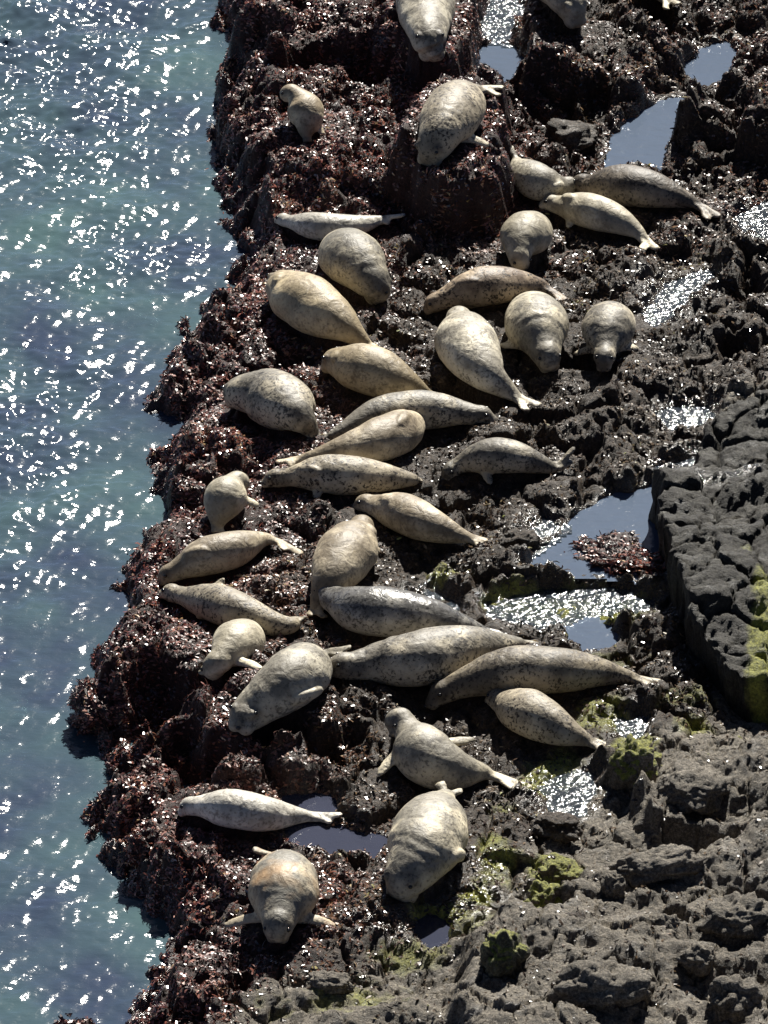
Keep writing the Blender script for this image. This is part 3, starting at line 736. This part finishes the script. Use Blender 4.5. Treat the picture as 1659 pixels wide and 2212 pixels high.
mat_dark = rock_material('dark_boulder', False, weed=0.3, algae=0.0, bare=0.4, wet=0.35)
mat_moss = rock_material('mossy_boulder', False, weed=0.0, algae=1.05, bare=0.7, wet=0.3)
mat_green = rock_material('green_boulder', False, weed=0.0, algae=0.75, bare=0.6, wet=0.3, tint=(0.8, 0.9, 0.75))
mat_grey = rock_material('grey_boulder', False, weed=0.0, algae=0.1, bare=1.0, wet=0.2)
mat_weedy = rock_material('weedy_boulder', False, weed=1.0, algae=0.0, bare=0.1, wet=0.5)
mat_out = rock_material('outcrop_rock', True, tint=(0.24, 0.25, 0.235))

BOULD = [
 ('mossy_rock', 'yellow mossy rock at the tail of the speckled brown seal', 1372, 1655, (.24, .24, .24), mat_moss, .5, 1, .3),
 ('mossy_rock', 'upper of the two yellow green mossy rocks in a diagonal line', 1212, 1893, (.19, .16, .14), mat_moss, .5, 2, .6),
 ('mossy_rock', 'lower of the two yellow green mossy rocks, dark front side', 1178, 1962, (.19, .20, .24), mat_moss, .5, 3, 1.2),
 ('mossy_rock', 'dark green boulder with black shaded front below the mossy rocks', 1085, 2072, (.20, .20, .25), mat_green, .5, 4, .2),
 ('pebble_rock', 'smooth grey oval boulder near the bottom edge', 712, 2125, (.19, .12, .09), mat_grey, .6, 5, -.35),
 ('weedy_rock', 'round black weedy lump on the shore left of the bottom seal', 318, 1838, (.17, .17, .19), mat_weedy, .6, 6, 0),
 ('pool_rock', 'small dark rock at the tip of the largest tide pool', 1120, 1178, (.20, .16, .14), mat_dark, .55, 7, .4),
 ('weedy_rock', 'flat reddish weedy rock standing in the largest tide pool', 1336, 1212, (.30, .44, .085), mat_weedy, .7, 28, 1.0, 5, .6),
 ('grey_rock', 'square grey rock low in the corner slope', 1432, 2010, (.17, .14, .14), mat_grey, .6, 9, .1),
 ('grey_rock', 'small dark standing rock between mossy rocks and grey slope', 1325, 1925, (.11, .10, .15), mat_grey, .6, 10, .7),
 ('grey_rock', 'dark angular rock in the grey slope below the mossy rocks', 1240, 2010, (.16, .14, .15), mat_dark, .5, 11, .9),
 ('grey_rock', 'big rounded grey boulder at the bottom edge with brown front', 1300, 2140, (.38, .30, .26), mat_grey, .5, 12, .2),
 ('dark_rock', 'flat dark rock above the wet patch near the mossy rock', 1200, 1788, (.22, .16, .10), mat_dark, .6, 13, -.2),
 ('dark_rock', 'dark lump of rock beneath the blue pool next to the raised block', 1225, 305, (.32, .30, .20), mat_dark, .5, 14, .3),
 ('weedy_rock', 'red weedy knob jutting into the water beside the dark gully', 215, 1530, (.26, .30, .24), mat_weedy, .5, 16, .4),
 ('dark_rock', 'dark pointed stone lying on the big outcrop', 1575, 1010, (.16, .13, .14), mat_dark, .8, 17, .4),
 ('grey_rock', 'rounded grey boulder half sunk at the right edge of the lower slope', 1590, 1985, (.30, .26, .20), mat_grey, .5, 18, .5),
 ('grey_rock', 'low cracked grey hump just under the dark outcrop', 1500, 1700, (.34, .30, .17), mat_grey, .5, 19, 1.1),
 ('grey_rock', 'small grey stone beside the square rock on the lower slope', 1510, 2075, (.16, .15, .13), mat_grey, .6, 20, .2),
 ('grey_rock', 'grey rock at the bottom edge, farthest into the lower corner', 1585, 2160, (.26, .22, .20), mat_grey, .5, 21, .8),
 ('grey_rock', 'long low grey ridge of rock right of the mossy pair', 1420, 1870, (.42, .20, .15), mat_grey, .5, 22, .35),
]
BOBJ = [boulder(*b) for b in BOULD]

def outcrop():
    top = [(1405, 1035), (1440, 1005), (1500, 990), (1540, 930), (1590, 880), (1900, 860), (1900, 1500), (1660, 1440), (1580, 1412), (1538, 1372), (1505, 1300), (1470, 1210), (1432, 1110)]
    H = 0.62
    def hh(y): return np.interp(y, [-4.0, -2.0, 1.2, 3.0], [0.50, 0.52, 0.34, 0.2])
    pw = []
    for x, y in top:
        p = at(x, y, 0.3)
        for _ in range(3): p = at(x, y, hh(p[1]))
        pw.append(p)
    P = np.array(pw); lo = P.min(0) - 0.3; hi = np.minimum(P.max(0) + 0.3, [5.6, 99, 99])
    ax = np.arange(lo[0], hi[0], 0.018); ay = np.arange(lo[1], hi[1], 0.024)
    A, B = np.meshgrid(ax, ay, indexing='ij')
    d = poly_sd(P, A, B)
    d = d + 0.13 * perlin(A / .8, B / .8, 401) + 0.02 * perlin(A / .2, B / .2, 402)
    base = samp(BASE, A, B)
    zt = hh(B) + 1.15 * detail(A, B, np.full(A.shape, .75)) + 0.06 * np.clip(A - 2.8, 0, 3)
    zb = base - 0.14
    k = sstep(-0.05, 0.03, d)
    z = zb * (1 - k) + np.maximum(zt, zb) * k
    lip = sstep(.12, 0, np.abs(d))
    A2 = A - 0.07 * k * sstep(.3, 0, d) + lip * (0.045 * fbm(z, B, .25, 3, 408, .6)) + 0.015 * perlin(A / .08, B / .08, 406) * (1 - lip)
    B2 = B + lip * 0.03 * fbm(A, z, .25, 2, 409) + 0.015 * perlin(A / .08, B / .08, 407) * (1 - lip)
    alg = np.zeros_like(A); wt = np.full(A.shape, .3)
    for e in [(1650, 1370, 34, 80, .75), (1648, 1270, 34, 50, .5), (1610, 1200, 40, 40, .25), (1655, 1470, 30, 40, .7)]:
        alg = np.maximum(alg, e[4] * ell(*e[:4], X=A, Y=B, z=.55))
    for e in [(1490, 1030, 60, 12, .95), (1600, 1045, 60, 14, .9), (1530, 1060, 50, 14, .8)]:
        wt = np.maximum(wt, e[4] * ell(*e[:4], X=A, Y=B, z=.35))
    at3 = dict(weed=np.zeros_like(A), wet=wt, algae=np.minimum(alg * 1.6, 1.3), bare=np.full(A.shape, .6))
    q = grid_quads(len(ax), len(ay)); q = q[(d.ravel()[q] > -0.12).all(1)]
    used = np.unique(q); remap = -np.ones(A.size, int); remap[used] = np.arange(len(used))
    o = link_mesh('rock_outcrop', fast_mesh('rock_outcrop', np.stack([A2, B2, z], -1).reshape(-1, 3)[used], remap[q], {k_: v_.ravel()[used] for k_, v_ in at3.items()}), mat_out)
    tag(o, 'large dark grey outcrop with a black side wall above the tide pool', 'rock')
outcrop()

# ------------------------------------------------------------------ seaweed fronds
WEED_MAT = weed_material()
def fronds(name, p, nrm, w, parent=None, scale=1.0):
    n = len(p)
    a = RNG.uniform(0, 2 * math.pi, n)
    dirv = np.stack([np.cos(a), np.sin(a), np.zeros(n) - 0.1], 1)
    dirv -= nrm * np.sum(dirv * nrm, 1)[:, None]; dirv /= (np.linalg.norm(dirv, axis=1)[:, None] + 1e-6)
    side = np.cross(nrm, dirv)
    roll = RNG.normal(0, 0.5, n)[:, None]
    side2 = side * np.cos(roll) + nrm * np.sin(roll); n2 = -side * np.sin(roll) + nrm * np.cos(roll)
    ln = RNG.uniform(0.018, 0.066, n)[:, None] * scale; wd = (0.0035 + 0.010 * RNG.random(n) ** 1.6)[:, None] * scale
    lift = RNG.uniform(0.0, 0.7, n)[:, None]; curl = RNG.normal(0, 0.5, n)[:, None]
    b0 = p - nrm * 0.004
    m0 = b0 + dirv * ln * 0.55 + n2 * ln * 0.5 * lift
    t0 = m0 + dirv * ln * 0.5 + n2 * ln * 0.45 * (lift * 0.2 - 0.25 + curl * 0.4)
    V = np.stack([b0 - side2 * wd * .6, b0 + side2 * wd * .6, m0 - side2 * wd, m0 + side2 * wd, t0 - side2 * wd * .55, t0 + side2 * wd * .55], 1).reshape(-1, 3)
    o = np.arange(n)[:, None] * 6
    Q = np.concatenate([o + np.array([[0, 1, 3, 2]]), o + np.array([[2, 3, 5, 4]])])
    tone = np.clip(RNG.normal(0.34, 0.20, n) + 0.16 * w + 0.22 * fbm(p[:, 0], p[:, 1], 0.9, 2, 511) + 0.2 * fbm(p[:, 0], p[:, 1], 0.22, 2, 512), 0, 1)
    red = np.clip(w * 1.25 - 0.15 + 0.35 * fbm(p[:, 0], p[:, 1], 0.7, 2, 513), 0, 1)
    ob = link_mesh(name, fast_mesh(name, V, Q, dict(tone=np.repeat(tone, 6), red=np.repeat(red, 6)), smooth=False), WEED_MAT, parent)
    ob['kind'] = 'stuff'
    return ob

def seaweed(n):
    pts = []
    got = 0
    while got < n:
        x = RNG.uniform(-2.75, 4.5, 400000); y = RNG.uniform(-9.0, 11.3, 400000)
        dens = gsamp(weed, x, y) * np.clip(0.6 + 0.9 * fbm(x, y, 0.5, 2, 501), 0.08, 1) + 0.34 * np.clip(0.5 + 1.2 * fbm(x, y, 0.6, 2, 502), 0, 1) + 0.05  # constant floor also adds sparse flakes on bare rock, as facets for sun glints
        z = gsamp(Z, x, y)
        ok = (RNG.random(len(x)) < dens) & (z > SEA - 0.06) & (gsamp(hold, x, y) < 0.3) & (gsamp(pd, x, y) < -0.02) & (gsamp(bare, x, y) < RNG.uniform(.1, 1.22, len(x)))
        s = np.stack([x, y, z], 1)[ok]
        pts.append(s); got += len(s)
    p = np.concatenate(pts)[:n]
    e = 0.03
    nx = -(gsamp(Z, p[:, 0] + e, p[:, 1]) - gsamp(Z, p[:, 0] - e, p[:, 1])) / (2 * e)
    ny = -(gsamp(Z, p[:, 0], p[:, 1] + e) - gsamp(Z, p[:, 0], p[:, 1] - e)) / (2 * e)
    nrm = np.stack([nx, ny, np.ones(n)], 1); nrm /= np.linalg.norm(nrm, axis=1)[:, None]
    ob = fronds('seaweed_fronds', p, nrm, gsamp(weed, p[:, 0], p[:, 1]))
    tag(ob, 'glistening red brown seaweed growing over the rock shelf, with flakes added on bare rock for glints', 'seaweed')

def weed_on(o, dens=2600):
    me = o.data; nf = len(me.polygons)
    ce = np.empty(nf * 3); me.polygons.foreach_get('center', ce); nn = np.empty(nf * 3); me.polygons.foreach_get('normal', nn); ar = np.empty(nf); me.polygons.foreach_get('area', ar)
    ce = ce.reshape(-1, 3); nn = nn.reshape(-1, 3)
    m = int(ar.sum() * dens); k = RNG.choice(nf, m, p=ar / ar.sum())
    fronds('seaweed', ce[k] + RNG.normal(0, .006, (m, 3)), nn[k], np.full(m, .9), o)
for o in BOBJ:
    if o.name.startswith('weedy'): weed_on(o)
seaweed(232000)

# ------------------------------------------------------------------ seals
MATS = {
 'pale':      seal_material('seal_pale', (0.34, 0.32, 0.27), (0.56, 0.53, 0.44), (0.17, 0.15, 0.13), 0.45),
 'cream':     seal_material('seal_cream', (0.42, 0.39, 0.31), (0.58, 0.54, 0.43), (0.28, 0.25, 0.21), 0.2),
 'white':     seal_material('seal_white', (0.60, 0.59, 0.55), (0.72, 0.70, 0.65), (0.32, 0.30, 0.28), 0.35, 0.45),
 'tan':       seal_material('seal_tan', (0.34, 0.285, 0.205), (0.52, 0.46, 0.35), (0.20, 0.16, 0.12), 0.3),
 'yellow':    seal_material('seal_yellow', (0.43, 0.36, 0.24), (0.54, 0.46, 0.31), (0.27, 0.21, 0.14), 0.3),
 'greytan':   seal_material('seal_greytan', (0.29, 0.275, 0.235), (0.50, 0.46, 0.36), (0.14, 0.13, 0.12), 0.4),
 'spotty':    seal_material('seal_spotty', (0.36, 0.32, 0.25), (0.50, 0.45, 0.35), (0.09, 0.075, 0.065), 0.75),
 'darkgrey':  seal_material('seal_darkgrey', (0.22, 0.205, 0.175), (0.48, 0.44, 0.35), (0.08, 0.075, 0.07), 0.6),
 'brown':     seal_material('seal_brown', (0.20, 0.15, 0.11), (0.33, 0.27, 0.20), (0.06, 0.045, 0.035), 0.7),
 'brownlong': seal_material('seal_brownlong', (0.22, 0.19, 0.145), (0.40, 0.355, 0.27), (0.07, 0.055, 0.045), 0.6),
 'dark':      seal_material('seal_dark', (0.15, 0.125, 0.10), (0.30, 0.26, 0.21), (0.05, 0.042, 0.036), 0.75),
 'wet':       seal_material('seal_wet', (0.20, 0.20, 0.20), (0.50, 0.49, 0.46), (0.07, 0.07, 0.07), 0.5, 0.26),
 'greyorange':seal_material('seal_greyorange', (0.27, 0.26, 0.23), (0.44, 0.39, 0.30), (0.14, 0.13, 0.12), 0.35, stain=(0.42, 0.24, 0.10)),
}
eye_mat, _nt, _n, _l, _b = new_mat('seal_eye'); _b.inputs['Base Color'].default_value = (0.008, 0.007, 0.006, 1); _b.inputs['Roughness'].default_value = 0.15
nose_mat, _nt, _n, _l, _b = new_mat('seal_nose'); _b.inputs['Base Color'].default_value = (0.02, 0.016, 0.014, 1); _b.inputs['Roughness'].default_value = 0.4

def frame_at(P, i):
    a = P[max(i - 1, 0)]; b = P[min(i + 1, len(P) - 1)]
    t = b - a; t = t / np.linalg.norm(t)
    up = np.array([0, 0, 1.0]); up = up - t * np.dot(up, t); up /= np.linalg.norm(up)
    s = np.cross(t, up)
    if s[1] > 0: s = -s                # side that faces the camera
    return t, up, s

def tube(rings, verts, faces):
    """rings: list of (n,3) loops; adds a closed tube"""
    n = len(rings[0]); base = len(verts)
    for R in rings: verts.extend(R.tolist())
    for i in range(len(rings) - 1):
        for j in range(n):
            k = (j + 1) % n
            faces.append((base + i * n + j, base + i * n + k, base + (i + 1) * n + k, base + (i + 1) * n + j))
    faces.append(tuple(base + j for j in reversed(range(n))))
    faces.append(tuple(base + (len(rings) - 1) * n + j for j in range(n)))

def blade(path, widths, thick, normal, verts, faces, n=12):
    path = np.asarray(path); rings = []
    ang = np.linspace(0, 2 * math.pi, n, endpoint=False)
    for i in range(len(path)):
        a = path[max(i - 1, 0)]; b = path[min(i + 1, len(path) - 1)]
        t = (b - a) / (np.linalg.norm(b - a) + 1e-9)
        nn = normal[i] if np.ndim(normal) == 2 else normal
        nn = nn - t * np.dot(nn, t); nn /= (np.linalg.norm(nn) + 1e-9)
        s = np.cross(t, nn)
        rings.append(path[i] + np.outer(np.cos(ang), s) * widths[i] + np.outer(np.sin(ang), nn) * thick[i])
    tube(rings, verts, faces)

def build_seal(S, idx):
    P, r, a, T = S['P'], S['r'], S['a'], S['T']
    verts, faces = [], []
    NA = 28
    ang = np.linspace(0, 2 * math.pi, NA, endpoint=False)
    rings = []
    t0, u0, s0 = frame_at(P, 0)
    for q in (0.0, 0.45, 0.8):                                   # rounded snout
        c = P[0] - t0 * r[0] * 0.9 * (1 - q); rr = max(r[0] * math.sqrt(max(1 - (1 - q) ** 2, 0.0)), 0.004)
        rings.append(c + np.outer(np.cos(ang), s0) * rr + np.outer(np.sin(ang), u0) * rr * .85)
    for i in range(len(P)):
        t, u, s = frame_at(P, i)
        sn = np.sin(ang); low = np.clip(-sn, 0, 1)
        up = np.where(sn > 0, 0.92, 0.76); lat = 1 + 0.07 * low * sstep(.2, .4, T[i]) * sstep(.95, .7, T[i])
        groove = 1.0
        for g_, dep, wdt in S['folds']:
            groove = groove - dep * np.exp(-((T[i] - g_ - 0.02 * np.cos(ang * 2 + idx)) / wdt) ** 2) * (0.35 + 0.65 * np.clip(sn + 0.3, 0, 1))
        lump = np.array([mnoise.noise(Vector((P[i][0] * 5 + math.cos(a_) * .8, P[i][1] * 5 + math.sin(a_) * .8, idx * 3.1))) for a_ in ang])
        rr = r[i] * groove * (1 + 0.045 * lump)
        rings.append(P[i] + np.outer(np.cos(ang) * lat * rr, s) + np.outer(sn * up * rr, u))
    tube(rings, verts, faces)
    # muzzle pads
    hi = int(round(0.085 * (NS - 1))); t, u, s = frame_at(P, hi)
    hr = float(np.interp(.09, T, r))
    fi = np.linspace(0.05, math.pi - 0.05, 11)
    def blob(c, ra, rb, rc):                                         # along, across, up
        tube([c - t * ra * math.cos(f) + (np.outer(np.cos(ang), s) * rb + np.outer(np.sin(ang), u) * rc) * math.sin(f) for f in fi], verts, faces)
    hk = 0.80 if S['prof'] == 'blunt' else 0.95
    blob(P[hi] + u * hr * (.12 if S['prof'] == 'blunt' else .18), hr * 1.25 * hk, hr * 1.0 * hk, hr * .98 * hk)       # braincase
    mz = int(round(0.03 * (NS - 1)))
    for sg in (-1, 1):
        blob(P[mz] + s * sg * hr * .30 - u * hr * .12 - t * hr * .10, hr * .50, hr * .42, hr * .40)     # whisker pads
        blob(P[int(round(.065 * (NS - 1)))] + s * sg * hr * .55 + u * hr * .58, hr * .34, hr * .24, hr * .22)   # brows
    m = a / 0.26                                                     # overall size factor of this animal
    # hind flippers
    te = P[-1]; tb = P[-4]; E = NS // 16
    for k, tip in enumerate(S['hind']):
        q = at(tip[0], tip[1], te[2] - 0.015 + (tip[2] if len(tip) > 2 else 0))
        st = P[-2 * E]
        tt, uu, ss = frame_at(P, len(P) - 4)
        st = st + ss * (0.02 if k else -0.02)
        if len(S['hind']) > 1:
            ax_ = (q - te) / (np.linalg.norm(q - te) + 1e-9); pv = np.cross(ax_, [0, 0, 1.0]); pv = pv / (np.linalg.norm(pv) + 1e-9); pv = -pv if np.dot(pv, ss) < 0 else pv
            q = q + pv * (0.025 if k else -0.025)
        L_ = np.linalg.norm(q - te)
        q = te + (q - te) * min(1.0, 0.42 / max(L_, 1e-6))
        path = catmull([st, te * .8 + q * .2 + (ss * (0.018 if k else -0.018)), te * .35 + q * .65, q], 12)
        x = np.linspace(0, 1, 12)
        wd = np.interp(x, [0, .2, .45, .75, .93, 1], [.045, .034, .032, .048, .050, .026]) * (0.75 + 0.35 * m)
        th = np.interp(x, [0, .3, .7, 1], [.045, .030, .020, .014])
        nn = np.array([0.25 if k else -0.25, 0.15, 1.0])
        blade(path, wd, th, nn, verts, faces)
    for f in S['fore']:
        if f[0] == 'g':
            _, t_, x_, y_, z_ = f
            i = int(round(t_ * (NS - 1))); t, u, s = frame_at(P, i)
            q = land(x_, y_, z_ + 0.02)
            d = q - P[i]; L_ = np.linalg.norm(d); d = d / L_
            st = P[i] + d * min(r[i] * 0.55, L_ * .5) - u * r[i] * 0.25
            far = q if L_ < r[i] + 0.34 else P[i] + d * (r[i] + 0.34)
            path = catmull([st, st * .5 + far * .5 + np.array([0, 0, .015]), far], 12)
            x = np.linspace(0, 1, 12)
            wd = np.interp(x, [0, .3, .6, .88, 1], [.07, .055, .058, .048, .02]) * (0.6 + 0.35 * m)
            th = np.interp(x, [0, .3, .7, 1], [.05, .030, .020, .014])
            blade(path, wd, th, np.array([0, -0.35, 1.0]), verts, faces)
        else:
            _, ta, tb_, an = f
            an = math.radians(an)
            path, nrm = [], []
            for q_ in np.linspace(0, 1, 12):
                i = ta + (tb_ - ta) * q_; j = int(round(i * (NS - 1))); t, u, s = frame_at(P, j)
                pc = np.array([np.interp(i, T, P[:, k]) for k in range(3)]); rc = np.interp(i, T, r)
                aa = an - 0.35 * q_
                o = s * math.cos(aa) + u * math.sin(aa) * .86
                path.append(pc + o * rc * (0.97 + 0.09 * math.sin(q_ * 2.2))); nrm.append(o)
            x = np.linspace(0, 1, 12)
            wd = np.interp(x, [0, .3, .6, .88, 1], [.05, .055, .058, .045, .02]) * (0.6 + 0.35 * m)
            th = np.interp(x, [0, .3, .7, 1], [.030, .028, .022, .016])
            blade(path, wd, th, np.array(nrm), verts, faces)
    c0 = P[len(P) // 2].copy(); c0[2] = P[:, 2].min() - 0.1
    V = np.array(verts) - c0
    me = bpy.data.meshes.new('seal'); me.from_pydata(V.tolist(), [], faces); me.update()
    o = bpy.data.objects.new('tmp', me); COL.objects.link(o)
    rm = o.modifiers.new('r', 'REMESH'); rm.mode = 'VOXEL'; rm.voxel_size = 0.017
    sm = o.modifiers.new('s', 'SMOOTH'); sm.factor = 0.5; sm.iterations = 3
    dg = bpy.context.evaluated_depsgraph_get()
    m2 = bpy.data.meshes.new_from_object(o.evaluated_get(dg))
    bpy.data.objects.remove(o); bpy.data.meshes.remove(me)
    m2.name = 'harbor_seal'
    nv = len(m2.vertices); co = np.empty(nv * 3, np.float32); m2.vertices.foreach_get('co', co); co = co.reshape(-1, 3) + c0
    # back / belly and face marks, read off the spine
    D = np.linalg.norm(co[:, None, :] - P[None, :, :], axis=2); j = D.argmin(1)
    ups = np.array([frame_at(P, i)[1] for i in range(len(P))]); tn = np.array([frame_at(P, i)[0] for i in range(len(P))])
    rad = co - P[j]; rad /= (np.linalg.norm(rad, axis=1)[:, None] + 1e-6)
    dors = np.sum(rad * ups[j], 1)
    face = np.zeros(nv)
    hr = float(np.interp(.08, T, r))
    if S.get('face'):
        i = int(round(.075 * (NS - 1))); t, u, s = frame_at(P, i)
        for sg in (-1, 1):
            e = P[i] + s * sg * hr * .62 + u * hr * .66
            face = np.maximum(face, np.exp(-(np.linalg.norm(co - e, axis=1) / (hr * .36)) ** 2) * .95)
        face = np.maximum(face, np.exp(-(np.linalg.norm(co - (P[0] - tn[0] * r[0] * .8), axis=1) / (hr * .38)) ** 2) * .9)
    else:
        face = np.maximum(face, np.exp(-(np.linalg.norm(co - (P[0] - tn[0] * r[0] * .8), axis=1) / (hr * .40)) ** 2) * .6)
    if S['mat'] == 'wet':
        face = np.maximum(face, 0.9 * np.exp(-(np.linalg.norm(co - P[2], axis=1) / (hr * 1.1)) ** 2))
    for nm, v in (('dorsal', dors), ('face', face)):
        A_ = m2.attributes.new(nm, 'FLOAT', 'POINT'); A_.data.foreach_set('value', v.astype(np.float32))
    m2.polygons.foreach_set('use_smooth', np.full(len(m2.polygons), True))
    ob = link_mesh('harbor_seal', m2, MATS[S['mat']])
    ob.location = c0
    tag(ob, S['label'], 'seal', 'harbor seals hauled out on the rock shelf')
    # eyes and nose
    def bead(name, c, rad3, mat):
        import bmesh
        bm = bmesh.new(); bmesh.ops.create_uvsphere(bm, u_segments=10, v_segments=7, radius=1.0)
        for v in bm.verts: v.co = Vector((v.co.x * rad3[0], v.co.y * rad3[1], v.co.z * rad3[2]))
        mm = bpy.data.meshes.new(name); bm.to_mesh(mm); bm.free()
        mm.polygons.foreach_set('use_smooth', np.full(len(mm.polygons), True))
        b = link_mesh(name, mm, mat, ob); b.location = Vector((c - c0).tolist())
    if S.get('face'):
        i = int(round(.075 * (NS - 1))); t, u, s = frame_at(P, i)
        for sg in (-1, 1):
            d = s * sg * .62 + u * .60 - t * .25; d /= np.linalg.norm(d)
            # sit the eye on the actual surface
            al = (co - P[i]) @ d; perp = np.linalg.norm(co - P[i] - np.outer(al, d), axis=1)
            cand = np.where((perp < 0.02) & (al > 0))[0]
            dist = al[cand].max() if len(cand) else hr * .85
            bead('eye', P[i] + d * (dist - 0.006), (.021, .021, .018), eye_mat)
        d = -tn[0]
        al = (co - P[0]) @ d; perp = np.linalg.norm(co - P[0] - np.outer(al, d), axis=1)
        cand = np.where((perp < 0.03) & (al > 0))[0]
        dist = al[cand].max() if len(cand) else r[0]
        bead('nose', P[0] + d * (dist - 0.004), (.026, .020, .018), nose_mat)
    return ob

BACKS = (1, 2)
for i, S in enumerate(SEALS):
    if i not in BACKS and not any(w in S['label'] for w in ('from behind', 'pointing away', 'pressed against')): S['face'] = 1
    build_seal(S, i)
